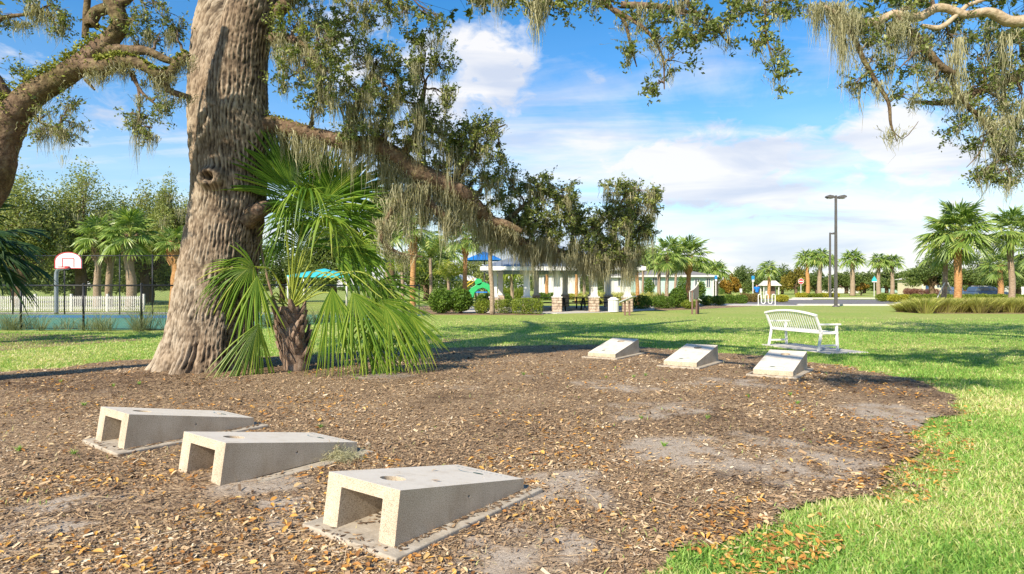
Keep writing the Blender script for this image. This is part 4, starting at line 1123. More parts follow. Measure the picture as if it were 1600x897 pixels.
def frond_mesh(el, Rf, Lp, nseg, mat, steps=(0, .3, .6, 1)):
    """one fan frond leaving the crown along +X at elevation el; hangs as gravity has it for that elevation"""
    mb = MB()
    d0 = np.array([math.cos(el), 0, math.sin(el)])
    e2 = el - .25 - .25 * math.cos(el)
    d1 = np.array([math.cos(e2), 0, math.sin(e2)])
    p = np.array([[0, 0, 0], d0 * Lp * .5, d0 * Lp * .5 + unit(d0 + d1) * Lp * .5])
    mb.tube(curve(p, Lp / 3), .022 * Rf, 3, False, r=.85)
    side = np.array([0, 1.0, 0]); nrm = np.cross(d1, side)
    fan(mb, p[-1], d1, nrm, Rf, nseg, 1.9, .30, .5, steps, cup=-.08)
    return mb.mesh('frond', M[mat])


FRONDS = {}


def frond_set(mat, nseg):
    key = (mat, nseg)
    if key not in FRONDS:
        els = [1.42, 1.22, 1.02, .80, .60, .40, .22, .0, -.28]
        FRONDS[key] = [(e, [frond_mesh(e, .86, .78, nseg, mat) for _ in range(2)]) for e in els]
    return FRONDS[key]


def sabal(label, px, d, trunk_top_py, crown_px, trunk_px, nfr=34, lean=0, tmat='palm_trunk', mat='frond', detail=20, skirt=True, boots=0, group=None, base=None, parts=True, dead=0):
    b = P(px, HOR, d); b[2] = 0
    top = P(px + lean, trunk_top_py, d)
    s = crown_px * d / FPX / 1.75
    r = trunk_px * d / FPX / 2
    root = thing('sabal_palm', label, 'palm tree', b, 0, group)
    pts = np.array([b, b + (top - b) * .33 + rng.normal(0, .06, 3) * [1, 1, 0], b + (top - b) * .7 + rng.normal(0, .06, 3) * [1, 1, 0], top])
    p = curve(pts, .25); m = len(p); t = np.linspace(0, 1, m)
    rr = r * (1 + .18 * np.exp(-t * m * .3)) * (1 - .12 * t) * (1 + .06 * rng.normal(size=m))
    if boots:
        k = np.clip((t - (1 - boots)) / boots, 0, 1); rr = rr * (1 + .55 * np.sin(np.clip(k * 1.15, 0, 1) * PI) ** .7)
    mb = MB(); mb.tube(p, rr, 12)
    mb.obj('trunk', M[tmat], root, b)
    if boots or skirt:      # old leaf bases standing out below the crown
        mb = MB(); L = (top - b)[2] * max(boots, .12)
        for i in range(int(26 + 50 * boots)):
            a = i * 2.4; z = top[2] - L * (i / (26 + 50 * boots)); q = np.array([top[0] - (lean * d / FPX) * (top[2] - z) / top[2], top[1], z])
            rad = r * (1.25 if boots else .95)
            o1 = np.array([math.cos(a), math.sin(a), 0])
            mb.bar(q + o1 * rad * .55 - [0, 0, r * .8], q + o1 * rad * 1.35 + [0, 0, r * .9], r * .7, r * .28, o1)
        mb.obj('boots', M['orange_trunk' if tmat == 'orange_trunk' else 'boot'], root, b)
    fs = frond_set(mat, detail)
    if parts:
        for i in range(nfr):
            u = (i + .5) / nfr; j = min(len(fs) - 1, int(u * len(fs) * .98))
            if j > 6 and not skirt and rng.random() < .5: j = 5
            o = bpy.data.objects.new('frond', fs[j][1][i % 2]); COL.objects.link(o); o.parent = root
            o.location = Vector(top - b) + Vector((0, 0, s * (.12 - .25 * u)))
            k = s * rng.uniform(.86, 1.08)
            o.scale = (k, k, k); o.rotation_euler = (rng.normal(0, .08), rng.normal(0, .08), i * 2.399 + rng.normal(0, .2))
    else:
        key = ('crown', mat, detail)
        if key not in FRONDS:
            L = []
            for vv in range(3):
                mb = MB()
                for i in range(26):
                    u = (i + .5) / 26; e = fs[min(len(fs) - 1, int(u * len(fs) * .9))][0]; a = i * 2.399 + vv
                    ca, sa = math.cos(a), math.sin(a); k = rng.uniform(.85, 1.05)
                    d0 = np.array([math.cos(e) * ca, math.cos(e) * sa, math.sin(e)]); e2 = e - .25 - .25 * math.cos(e)
                    d1 = np.array([math.cos(e2) * ca, math.cos(e2) * sa, math.sin(e2)])
                    hub = d0 * .36 * k + unit(d0 + d1) * .36 * k
                    mb.tube([(0, 0, .1 - .2 * u), hub], [.02, .015], 3, False, r=.9)
                    fan(mb, hub, d1, np.cross(d1, np.array([-sa, ca, 0])), k, 10, 1.75, .55, .5, (0, .4, 1), cup=-.1)
                L.append(mb.mesh('crown', M[mat]))
            FRONDS[key] = L
        o = bpy.data.objects.new('crown', FRONDS[key][int(rng.integers(3))]); COL.objects.link(o); o.parent = root
        o.location = top - b; o.scale = (s, s, s * rng.uniform(.9, 1.1)); o.rotation_euler = (0, 0, rng.random() * 6)
    return root


# (label, px, distance, py of trunk top, crown radius px, trunk width px, options)
sabal('tall cabbage palm with orange trunk and the fullest crown, behind the tall grass bed', 1495, 40, 368, 60, 11, nfr=48, tmat='orange_trunk', boots=.16, lean=2, detail=26)
sabal('slim leaning cabbage palm with ragged brown boots left of the orange trunked palm', 1471, 44, 392, 46, 7, nfr=26, lean=10, boots=.16, detail=20, dead=6)
sabal('cabbage palm with a round nest of boots under its crown near the right edge', 1579, 41, 366, 47, 9, nfr=34, lean=2, boots=.13, tmat='palm_trunk', detail=26)
sabal('shorter cabbage palm in front of the dark trees between grass bed palms', 1563, 70, 418, 34, 8, nfr=28, tmat='orange_trunk')
sabal('cabbage palm cut by the right edge of the picture', 1618, 60, 395, 44, 9, nfr=28)
sabal('left palm of the close pair left of the lone lamp post', 1262, 110, 408, 24, 6, parts=False, tmat='orange_trunk')
sabal('right palm of the close pair left of the lone lamp post, pale boots', 1281, 105, 406, 24, 7, parts=False, lean=1)
sabal('small palm standing directly behind the lamp posts', 1296, 130, 410, 17, 4, parts=False)
sabal('broad palm just right of the near lamp post', 1332, 105, 408, 25, 7, parts=False)
sabal('left palm of the pair behind the teal street sign', 1373, 115, 412, 21, 6, parts=False)
sabal('right palm of the pair behind the teal street sign', 1394, 115, 412, 22, 6, parts=False)
sabal('farther small palm left of the cream house', 1423, 150, 430, 14, 5, parts=False, tmat='orange_trunk')
sabal('farther small palm right against the cream house', 1435, 145, 428, 15, 5, parts=False, tmat='orange_trunk')
sabal('palm rising behind the small roofed kiosk', 1201, 75, 425, 22, 5, parts=False, tmat='orange_trunk')
sabal('dense short palm right of the mint house', 1119, 80, 425, 26, 6, parts=False)
sabal('small palm left of the white sign post, beside the mint house', 1108, 85, 424, 22, 5, parts=False)
sabal('tall palm with white patched trunk behind the leafy round shrub', 1043, 44, 400, 34, 6, nfr=30, detail=20)
sabal('tall palm with brown trunk in front of the mint house, fullest of its row', 1075, 47, 405, 42, 8, nfr=36, tmat='orange_trunk', boots=.3, detail=20)
sabal('thin palm in front of the mint house between two thicker ones', 1054, 60, 412, 24, 4, parts=False)
sabal('palm before the left corner of the mint house', 1030, 55, 415, 26, 6, parts=False)
sabal('thick trunk palm just right of the pavilion roof end', 996, 48, 402, 28, 6, parts=False, tmat='orange_trunk')
sabal('thin palm second right from the pavilion roof end', 1004, 58, 405, 24, 4, parts=False)
sabal('left palm seen through the pavilion columns', 901, 60, 405, 22, 5, parts=False, tmat='orange_trunk')
sabal('right palm seen through the pavilion columns', 912, 62, 405, 22, 5, parts=False)
sabal('slender palm standing in front of the left end of the pavilion', 769, 33.5, 372, 34, 7, nfr=26, boots=.2, detail=20)
sabal('palm with thick boots left of the blue shade canopy', 727, 44, 375, 36, 7, nfr=32, boots=.25, tmat='orange_trunk', detail=20)
sabal('tall palm with reddish trunk beside the end post of the black fence', 645, 36, 362, 38, 9, nfr=30, boots=.35, tmat='orange_trunk', detail=20)
sabal('pale green palm behind the reddish trunked palm', 605, 48, 368, 38, 6, nfr=22)
sabal('palm behind the court, leftmost of the close pair right of the hoop', 153, 42, 375, 44, 11, nfr=30, boots=.3, detail=20)
sabal('palm behind the court, right one of the close pair right of the hoop', 171, 43, 380, 40, 10, nfr=28, boots=.3, detail=20)
sabal('palm with the thickest trunk between hoop and big oak', 203, 41, 372, 52, 14, nfr=34, boots=.3, detail=20)
sabal('palm with yellowish trunk touching the big oak outline on the left', 271, 41, 382, 34, 12, nfr=26, boots=.3, tmat='orange_trunk', detail=20)
sabal('background palm seen through the playground gap', 855, 75, 412, 26, 5, parts=False, tmat='orange_trunk', mat='yellow_frond')
sabal('yellow green palm behind the left pavilion columns', 800, 70, 425, 28, 5, parts=False, mat='yellow_frond')
sabal('pale palm behind the blue shade canopy', 700, 70, 398, 30, 5, parts=False)


def pinnate(label, px, d, base_py, R_px, nf=13, mat='yellow_frond', name='feather_palm'):
    b = P(px, HOR, d); b[2] = 0; crown = P(px, base_py, d); s = R_px * d / FPX
    root = thing(name, label, 'palm', b)
    mb = MB(); mb.tube(curve([b, (b + crown) / 2 + [.05, 0, 0], crown], .3), .10, 8); mb.obj('trunk', M['palm_trunk'], root, b)
    for i in range(nf):
        mb = MB(); a = i * 2.399; e = rng.uniform(.3, 1.3); k = s * rng.uniform(.8, 1.1)
        d0 = np.array([math.cos(a) * math.cos(e), math.sin(a) * math.cos(e), math.sin(e)])
        p = np.array([crown, crown + d0 * k * .5, crown + d0 * k * .9 - [0, 0, k * .12], crown + d0 * k * 1.15 - [0, 0, k * .5]])
        q = curve(p, k / 14); mb.tube(q, np.linspace(.02, .006, len(q)), 4, False, r=.8)
        T = unit(np.gradient(q, axis=0)); sd = unit(np.cross(T, [0, 0, 1.0]))
        for sg in (1, -1):
            dd = unit(T * .6 + sd * sg + rng.normal(0, .1, T.shape)); Lf = (k * .34 * np.sin(np.linspace(.35, 2.9, len(q))))[:, None]
            for sub in (0, .5):
                st = q + T * sub * k / 14; e1 = st + dd * Lf * .55 - [0, 0, .02 * k]; e2 = st + dd * Lf - np.array([0, 0, 1]) * Lf * .45
                w = T * .012 * k
                v = np.stack([st - w, st + w, e1 + w * 1.2, e1 - w * 1.2, e2 + w * .2, e2 - w * .2], 1).reshape(-1, 3)
                bb = (np.arange(len(q)) * 6)[:, None]
                mb.add(v, np.concatenate([bb + np.array([0, 1, 2, 3]), bb + np.array([3, 2, 4, 5])]))
        mb.obj('frond', M[mat], root, b)
    return root


pinnate('yellow green feather palm drooping left of the reddish trunked palm', 628, 40, 425, 38, 14)
pinnate('arching dark green feather palm right of the reddish trunked palm', 672, 41, 402, 50, 14, 'frond')
pinnate('low yellow feather palm behind the oleander shrubs', 700, 45, 432, 36, 12)
pinnate('bright feather palm behind the left pavilion columns', 820, 55, 425, 30, 10)
pinnate('dark feather palm behind the right end of the black fence', 575, 45, 418, 40, 12, 'dark_frond')


def edge_palm():
    b = np.array((-14.2, 16.0, 0)); root = thing('sabal_palm', 'dark green palm poking in at the left edge below the leaning oak', 'palm tree', b)
    top = P(-70, 385, 16.0) ; top[2] = 2.3; b2 = np.array((top[0], 16.0, 0)); root.location = b2
    mb = MB(); mb.tube(curve([b2, (b2 + top) / 2, top], .2), .2, 12); mb.obj('trunk', M['boot'], root, b2)
    for i, (a, e) in enumerate([(.1, .35), (-.25, .1), (.35, .0), (0, -.3), (-.5, .5), (.6, .6), (-1.2, .2), (1.3, .3), (2.4, .4), (-2.4, .3), (0.2, 1.1), (3.1, .2)]):
        mb = MB(); d0 = np.array([math.cos(a) * math.cos(e), math.sin(a) * math.cos(e), math.sin(e)])
        hub = top + d0 * .95; mb.tube([top, hub], [.02, .015], 5, False, r=.6)
        fan(mb, hub, unit(d0 - [0, 0, .35]), np.cross(unit(d0), unit(np.cross([0, 0, 1.], d0))), 1.05, 26, 1.7, .35, .5, cup=-.1)
        mb.obj('frond', M['dark_frond'], root, b2)


edge_palm()


def young_palm():
    b = G(457, 577); b[1] = 10.9; b[0] = -3.43 * 1.09; b[2] = 0
    D = b[1]
    root = thing('young_palm', 'young cabbage palm with drooping bright fan fronds in front of the big oak', 'palm tree', b)
    # leaning core with woven leaf bases
    core = curve(pxs([(462, 572, D), (457, 530, D), (452, 500, D), (452, 480, D)]), .08)
    core = np.r_[[core[0] - [0, 0, .15]], core]
    mb = MB(); mb.tube(core, np.interp(np.linspace(0, 1, len(core)), [0, .2, .6, 1], [.21, .20, .22, .17]), 16); mb.obj('trunk', M['boot'], root, b)
    apex = P(455, 482, D)
    for i in range(54):
        u = i / 54; a = i * 2.399; c0 = core[min(len(core) - 1, int(1 + u * (len(core) - 2)))]
        r = .205 + .03 * math.sin(u * PI) ; o1 = np.array([math.cos(a), math.sin(a), 0]); sd = np.array([-math.sin(a), math.cos(a), 0])
        tilt = .35 * (1 if i % 2 else -1)
        q = MB(); L = .24
        p0 = c0 + o1 * (r * .75) ; p1 = c0 + o1 * (r * 1.08) + [0, 0, L * .5] + sd * tilt * L * .35; p2 = c0 + o1 * (r * 1.22) + [0, 0, L] + sd * tilt * L * .8
        w = [.085, .06, .035]; rows = []
        for pp, ww in zip((p0, p1, p2), w):
            rows += [pp - sd * ww, pp + o1 * .03, pp + sd * ww, pp - o1 * .02]
        f = []
        for k in (0, 4):
            f += [(k, k + 1, k + 5, k + 4), (k + 1, k + 2, k + 6, k + 5), (k + 2, k + 3, k + 7, k + 6), (k + 3, k, k + 4, k + 7)]
        f += [(8, 9, 10, 11)]
        q.add(rows, f); q.obj('boot', M['boot'], root, b)
    # dry brown sheath leaning left
    q = MB(); q.tube(curve(pxs([(440, 500, D), (425, 460, D), (412, 410, D), (405, 370, D + .1)]), .1), .022, 6); q.obj('dry_petiole', M['boot'], root, b)
    # fronds: hub px, py, depth; axis as px direction (dx, dy, towards camera); radius px; droop; spread; segments
    F = [((458, 318), D - .1, (-.05, 1, .1), 128, .15, 1.3, 40, 'u'), ((440, 300), D - .1, (-.02, 1, 0), 104, .15, 1.05, 34, 'u'), ((500, 335), D + .1, (.35, .9, .1), 124, .25, 1.6, 42, 'u'),
         ((520, 320), D + .2, (.75, .65, -.1), 108, .25, 1.7, 42, 'u'), ((548, 345), D + .1, (1, .25, .1), 72, .45, 1.6, 34, 'u'), ((478, 325), D - .35, (.15, .55, .6), 86, .9, 1.5, 34, 'f'),
         ((505, 360), D - .3, (.3, .3, .5), 78, 1.0, 1.5, 30, 'f'), ((462, 345), D - .3, (-.1, .3, .6), 62, 1.1, 1.3, 26, 'f'), ((555, 385), D, (.9, -.25, .2), 62, .6, 1.5, 28, 's'),
         ((398, 417), D - .55, (-.85, -.35, .25), 74, .55, 1.35, 36, 's'), ((402, 419), D - .6, (.05, -1, .2), 86, .05, .45, 12, 's'), ((408, 494), D - .7, (-.22, -1, .25), 98, .12, .62, 30, 's'),
         ((518, 436), D - .55, (.14, -1, .3), 106, .10, .52, 28, 's'), ((545, 448), D - .5, (.55, -.85, .2), 100, .25, .7, 26, 's'), ((597, 466), D - .35, (.40, -.9, .25), 95, .25, 1.15, 40, 's'),
         ((640, 485), D - .3, (.25, -.95, .1), 70, .3, .8, 22, 's'), ((580, 440), D + .2, (.75, -.55, -.1), 88, .3, 1.0, 32, 's'), ((560, 505), D - .25, (.55, -.8, .2), 102, .15, .45, 22, 's'),
         ((530, 400), D + .25, (.5, .1, -.3), 70, .6, 1.3, 26, 's'), ((438, 405), D + .4, (-.4, .5, -.4), 70, .5, 1.4, 26, 'u'), ((444, 350), D - .2, (-.15, .8, .2), 66, .5, 1.0, 26, 'u'), ((490, 300), D + .5, (.2, .9, -.2), 95, .3, 1.5, 34, 'u'), ((520, 400), D + .1, (.6, .2, .2), 85, .8, 1.4, 30, 'u'), ((480, 350), D + .6, (-.1, .9, -.3), 95, .3, 1.7, 34, 'u'), ((470, 390), D + .4, (.1, .9, -.3), 80, .3, 1.3, 28, 'u')]
    for (hx, hy), d, ax, Rp, dr, sp, ns, kind in F:
        hub = P(hx, hy, d); axis = unit(np.array([ax[0], -ax[2], ax[1]], float)); Rm = Rp * d / FPX
        q = MB()
        up = np.array([0, 0, 1.0]); out = hub - apex
        if kind == 's':
            mid = apex + out * .55 + up * (.28 * np.linalg.norm(out[:2]) + .05)
        else:
            mid = apex + out * [.35, .35, .55]
        pc = curve([apex, mid, hub], .08); q.tube(pc, np.linspace(.016, .008, len(pc)), 6, False, r=.85)
        cam_dir = unit(np.array([0, 0, CAMH]) - hub)
        nrm = cam_dir + rng.normal(0, .28, 3) if kind != 'u' else cam_dir * .8 + rng.normal(0, .3, 3)
        fan(q, hub, axis, nrm, Rm, int(ns * 1.15), sp * (1.1 if kind == 's' else 1), max(dr, .34) if kind == 's' else dr, .30 if kind == 's' else .45, (0, .15, .3, .5, .7, .86, 1), cup=-.12, costa=.18, tone=.10 if kind == 's' else .0)
        q.obj('frond', M['young_frond'], root, b)
    for hx, hy in ((432, 466), (425, 473)):
        q = MB(); q.tube(curve(pxs([(445, 480, D - .2), (hx, hy - 8, D - .4), (hx - 10, hy + 2, D - .5)]), .04), .012, 5, r=1.0); q.obj('cut_petiole', M['petiole'], root, b)


young_palm()

# ------------------------------------------------------------------ concrete bean bag boards
BL, BW, BH, BLO, BS = 1.225, .61, .302, .080, .044


def board_mesh():
    def tmp(mb, name):
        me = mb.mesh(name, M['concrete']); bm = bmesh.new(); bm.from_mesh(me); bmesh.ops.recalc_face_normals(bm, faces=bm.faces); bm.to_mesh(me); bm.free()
        o = bpy.data.objects.new(name, me); COL.objects.link(o); return o
    h = BL / 2
    body = tmp(MB().prism([(-h, 0), (h, 0), (h, BLO), (-h + BS, BH)], -BW / 2, BW / 2, 'y'), 'body')
    sl = (BH - BLO) / (BL - BS)
    T = .070
    zt = lambda u: BH - sl * (u + h - BS) - T
    ue = h - .22
    cav = tmp(MB().prism([(-h - .3, -.2), (ue, -.2), (ue, zt(ue)), (-h + BS * .8, zt(-h + BS * .8)), (-h - .3, zt(-h + BS * .8))], -BW / 2 + .128, BW / 2 - .128, 'y'), 'cav')
    u0 = -h + BS + .235
    hole = tmp(MB().tube([(u0, 0, .03), (u0, 0, .5)], .077, 40, smooth=False), 'hole')
    cuts = [cav, hole]
    for u, s in ((.02, 1), (.02, -1)):
        cuts.append(tmp(MB().tube([(u, s * (BW / 2 - .02), .115), (u, s * (BW / 2 + .05), .115)], .009, 10, smooth=False), 'pin'))
    for u, v in ((-h + .12, -.02 - .12), (-.12, .16), (.33, -.17)):
        cuts.append(tmp(MB().tube([(u, v, .05 + zt(u)), (u, v, .5)], .006, 8, smooth=False), 'pin'))
    for c in cuts:
        m = body.modifiers.new('b', 'BOOLEAN'); m.operation = 'DIFFERENCE'; m.object = c; m.solver = 'EXACT'
    dg = C.evaluated_depsgraph_get(); me = bpy.data.meshes.new_from_object(body.evaluated_get(dg))
    for o in [body] + cuts: bpy.data.objects.remove(o)
    me.name = 'board_body'
    for p in me.polygons: p.use_smooth = False
    return me


BODY = board_mesh()


def make_board(label, x, y, th, slab=True, dz=0.0):
    root = thing('cornhole_board', label, 'game board', (x, y, .034 + dz), th, 'concrete bean bag toss boards')
    o = bpy.data.objects.new('body', BODY); COL.objects.link(o); o.parent = root
    m = o.modifiers.new('bevel', 'BEVEL'); m.width = .007; m.segments = 3; m.limit_method = 'ANGLE'; m.angle_limit = R(50)
    h = BL / 2
    mb = MB(); a = .095 if slab else .02
    mb.prism([(-h - a, -BW / 2 - .11), (h + .11, -BW / 2 - .09), (h + .10, BW / 2 + .08), (-h - a + .02, BW / 2 + .10)], -.045, .003 if slab else -.006)
    mb.obj('base_slab', M['slab'], root, bevel=.008)
    sl = (BH - BLO) / (BL - BS)

    def on(u, v, up=.0018): return (u, v, BH - sl * (u + h - BS) + up)
    # printed leaf emblem with a swoosh, and a faded row of letter-like strokes along the low edge
    q = MB(); t = np.linspace(0, 1, 12)
    up_ = []; lo_ = []
    for k in t:
        v = -.02 + .17 * k; u = h - .20 - .035 * math.sin(k * PI) + .03 * k
        up_.append(on(u - .010 * math.sin(k * PI), v)); lo_.append(on(u + .002, v))
    q.add(up_ + lo_, [(i, i + 1, 13 + i, 12 + i) for i in range(11)]); q.obj('swoosh_mark', M['ink'], root)
    q = MB(); a = np.linspace(0, 2 * PI, 10, endpoint=False)
    q.add([on(h - .185 + .020 * math.cos(k), -.045 + .045 * math.sin(k)) for k in a], [tuple(range(10))])
    q.obj('leaf_mark', M['ink_dark'], root)
    q = MB()
    for i in range(11):
        v = -.22 + i * .044; u = h - .085
        kind = i % 4
        segs = {0: [(-.012, 0, .012, 0), (-.012, 0, -.012, .014)], 1: [(-.012, 0, .012, .006), (-.012, .012, .012, .006)], 2: [(-.012, 0, .012, 0), (.012, 0, .012, .014), (0, 0, 0, .012)], 3: [(-.012, 0, .012, 0), (-.012, .014, .012, .014)]}[kind]
        for (a0, b0, a1, b1) in segs:
            d = np.array([a1 - a0, b1 - b0]); nn = np.array([-d[1], d[0]]) / np.linalg.norm(d) * .0017
            q.add([on(u + a0 + nn[0], v + b0 + nn[1]), on(u + a1 + nn[0], v + b1 + nn[1]), on(u + a1 - nn[0], v + b1 - nn[1]), on(u + a0 - nn[0], v + b0 - nn[1])], [(0, 1, 2, 3)])
    q.obj('letter_marks', M['ink'], root)


for lb, (x, y, th), sl, dz in zip(
        ['nearest and largest concrete bean bag board with a slab lip all round',
         'middle of the three concrete boards at lower left, moss tuft by its low end',
         'rearmost of the three concrete boards at lower left, partly hidden by the board before it',
         'farthest concrete board across the bed, left of the other two, low end toward the camera',
         'middle concrete board of the far three, dappled with shade on its sloping top',
         'far concrete board nearest the white bench, slab edge showing in front'], BOARDS, [1, 0, 1, 1, 1, 1], [0, .0, 0, .0, 0, 0]):
    make_board(lb, x, y, th, bool(sl), dz)


def slab_litter():
    mb = MB(); lf = MB()
    for k, (bx, by, th) in enumerate(BOARDS):
        if k == 1: continue
        n = 420; h = BL / 2
        sidew = rng.random(n)
        u = rng.uniform(-h, h + .09, n); v = -BW / 2 - np.abs(rng.normal(0, .028, n)) - .004
        ins = sidew < .25; u = np.where(ins, rng.uniform(-h + .1, h - .3, n) , u); v = np.where(ins, rng.normal(.14, .05, n), v)
        lip = (sidew > .9); u = np.where(lip, -h - rng.random(n) * .11, u); v = np.where(lip, rng.uniform(-BW / 2, BW / 2, n), v)
        low = (sidew > .8) & ~lip; u = np.where(low, h + rng.random(n) * .09, u); v = np.where(low, rng.uniform(-BW / 2, BW / 2, n), v)
        deck = (sidew > .25) & (sidew < .262); v = np.where(deck, rng.uniform(-BW / 2.3, BW / 2.3, n), v)
        sl = (BH - BLO) / (BL - BS)
        z = .040 + np.where(deck, np.clip(BH - sl * (u + h - BS), 0, BH) + .000, 0) + rng.random(n) * .004
        x = bx + math.cos(th) * u - math.sin(th) * v; y = by + math.sin(th) * u + math.cos(th) * v
        c = np.stack([x, y, z], 1); a = rng.random(n) * 6.28; L = rng.uniform(.006, .030, n)[:, None]; L = np.where(deck[:, None], L + .012, L)
        d = np.stack([np.cos(a), np.sin(a), rng.normal(0, .12, n)], 1); e = np.stack([-np.sin(a), np.cos(a), rng.normal(0, .12, n)], 1)
        q = np.stack([c - d * L, c + e * L * .35, c + d * L, c - e * L * .35], 1)
        mb.add(q.reshape(-1, 3), np.arange(n * 4).reshape(-1, 4), np.clip(rng.beta(1.3, 2.6, n) + deck * .4, 0, 1))
    tag(mb.obj('slab_litter', M['chip'], kind='stuff'), 'dark crumbs and dry leaves caught on the concrete slab lips', 'litter')


slab_litter()


def moss_tuft():
    b = G(530, 722); b[2] = hgt(b[0], b[1])[0] + .01
    root = thing('fallen_moss', 'pale tuft of fallen moss with a forked twig beside the middle left board', 'moss tuft', b)
    n = 900; c = rng.normal(0, 1, (n, 3)) * [.085, .07, .030]; c[:, 2] = abs(c[:, 2]) + .01 + .10 * np.exp(-(c[:, 0] / .03) ** 2 - (c[:, 1] / .03) ** 2) * rng.random(n)
    mb = MB(); d = unit(rng.normal(size=(n, 3)) * [1, 1, .6]) * rng.uniform(.02, .06, (n, 1)); s = unit(np.cross(d, rng.normal(size=(n, 3)))) * .0016
    k = rng.normal(0, .012, (n, 3)); c += b
    v = np.stack([c - s, c + s, c + d * .5 + k + s, c + d * .5 + k - s, c + d + s * .3, c + d - s * .3], 1).reshape(-1, 3); bb = (np.arange(n) * 6)[:, None]
    r = rng.uniform(.4, 1, n)
    mb.add(v, np.concatenate([bb + np.array([0, 1, 2, 3]), bb + np.array([3, 2, 4, 5])]), np.tile(r, 2)); mb.obj('moss_strands', M['moss'], root, b, kind='stuff')
    mb = MB(); t = b + [-.19, -.02, .02]
    mb.tube(curve([t, t + [.06, .0, .03], t + [.13, .02, .06], t + [.2, .03, .10]], .02), .003, 5)
    mb.tube(curve([t + [.01, 0, .005], t + [0, .0, .04], t + [-.01, .01, .07]], .02), .0025, 5)
    mb.tube(curve([t + [.13, .02, .06], t + [.12, .02, .11], t + [.10, .02, .15]], .02), .002, 5)
    mb.obj('twig', M['pale_bark'], root, b)


moss_tuft()


# ------------------------------------------------------------------ bench
def bench():
    a = G(1201.4, 540.3)[:2]; b = G(1281, 551)[:2]
    ax = unit(b - a); L = 1.72; mid = (a + b) / 2
    rot = math.atan2(ax[1], ax[0])             # local +X runs along the bench, local +Y toward the sitter's front
    root = thing('park_bench', 'white slatted metal bench with arched back turned away, standing on a small concrete pad', 'bench', (mid[0], mid[1], .02), rot)
    W = M['white']
    h = L / 2
    f = lambda x, y, z: np.array([x, y, z])

    def o(mb, n): return mb.obj(n, W, root, bevel=.004)
    for s in (-1, 1):
        x = s * (h - .02)
        mb = MB(); mb.bar(f(x, -.02, 0), f(x, .06, .42), .05, .045, (0, 1, 0)); o(mb, 'leg')
        mb = MB(); mb.bar(f(x, .50, 0), f(x, .47, .42), .05, .045, (0, 1, 0)); mb.bar(f(x, .47, .42), f(x, .47, .575), .05, .045, (0, 1, 0)); o(mb, 'leg')
        mb = MB(); mb.bar(f(x, .06, .42), f(x, -.10, .80), .055, .045, (0, 1, 0)); o(mb, 'back_post')
        mb = MB(); mb.bar(f(x, .005, .12), f(x, .49, .12), .04, .04); o(mb, 'stretcher')
        mb = MB(); mb.prism([(-.02, .575), (.56, .575), (.575, .59), (.56, .61), (-.03, .612)], x - .035, x + .035, 'x'); o(mb, 'armrest')
        mb = MB(); mb.bar(f(x, .03, .40), f(x, .50, .40), .05, .05); o(mb, 'seat_side')
    mb = MB(); mb.bar(f(-h, .055, .415), f(h, .055, .415), .04, .06); o(mb, 'back_rail')
    # arched top rail
    mb = MB(); xs = np.linspace(-h - .02, h + .02, 22)
    zt = lambda x: .80 + .085 * (1 - (x / h) ** 2)
    yb = lambda z: .06 - .16 * (z - .42) / .38
    p = [f(x, yb(zt(x)), zt(x)) for x in xs]
    for q0, q1 in zip(p[:-1], p[1:]): mb.bar(q0, q1, .055, .045)
    o(mb, 'top_rail')
    ns = 22
    for i in range(ns):
        x = -h + .06 + (L - .12) * i / (ns - 1); z1 = zt(x) - .01
        mb = MB(); mb.bar(f(x, yb(z1), z1), f(x, yb(.45), .45), .026, .010, (0, 1, 0)); mb.bar(f(x, yb(.45), .452), f(x, .14, .405), .030, .010); mb.bar(f(x, .14, .405), f(x, .47, .43), .030, .010); mb.bar(f(x, .47, .43), f(x, .50, .40), .030, .010); o(mb, 'slat')
    mb = MB(); mb.bar(f(-h, .49, .395), f(h, .49, .395), .04, .05); o(mb, 'front_rail')
    # pad
    c = [(-1.05, -.10), (1.25, -.10), (1.25, .95), (-1.05, .95)]
    pts = [(mid[0] + math.cos(rot) * u - math.sin(rot) * v, mid[1] + math.sin(rot) * u + math.cos(rot) * v) for u, v in c]
    mb = MB(); mb.prism(pts, -.08, .018); structure(mb.obj('bench_pad', M['pavement'], bevel=.01))


bench()

# ------------------------------------------------------------------ roads, court, paths
structure(MB().prism([(-16.5, 21.6), (-8.9, 21.6), (-4.2, 33.4), (-30, 33.4), (-30, 24)], -.02, .010).obj('court_surface', M['court']))
sheet('court_key', [(-24, 30.2), (-14.5, 29.6), (-14.5, 32.2), (-24, 32.6)], .014, M['court_blue'])
sheet('court_path', [(-45, 34.2), (-12, 34.2), (-12, 36.5), (-45, 36.5)], .006, M['pavement'])
sheet('mulch_strip', [G(-20, 521)[:2], G(140, 524)[:2], G(232, 532)[:2], G(150, 537)[:2], G(0, 549)[:2], G(-60, 552)[:2]], .005, M['mulch'])
sheet('hedge_soil', [G(655, 491)[:2], G(690, 492.5)[:2], G(850, 493)[:2], G(842, 486)[:2], G(655, 478)[:2]], .005, M['mulch'])
sheet('shrub_soil', [G(1000, 487)[:2], G(1090, 484)[:2], G(1175, 479)[:2], G(1180, 472)[:2], G(1010, 474)[:2]], .005, M['mulch'])
sheet('dirt_patch', [G(655, 531)[:2], G(690, 529)[:2], G(725, 531)[:2], G(718, 536)[:2], G(670, 537)[:2]], .005, M['mulch'])
structure(MB().prism([G(843, 490.5)[:2], G(870, 491)[:2], G(960, 488.5)[:2], G(1022, 485)[:2], (10.5, 47), (-3, 48), (-3, 36.5)], -.02, .03).obj('pavilion_floor', M['pavement']))
road = [(15.0, 50.5), (22.5, 50.0), (80, 47), (160, 60), (160, 78), (60, 76), (31, 74), (29.5, 68), (21.8, 61)]
sheet('road', road, .008, M['asphalt'])
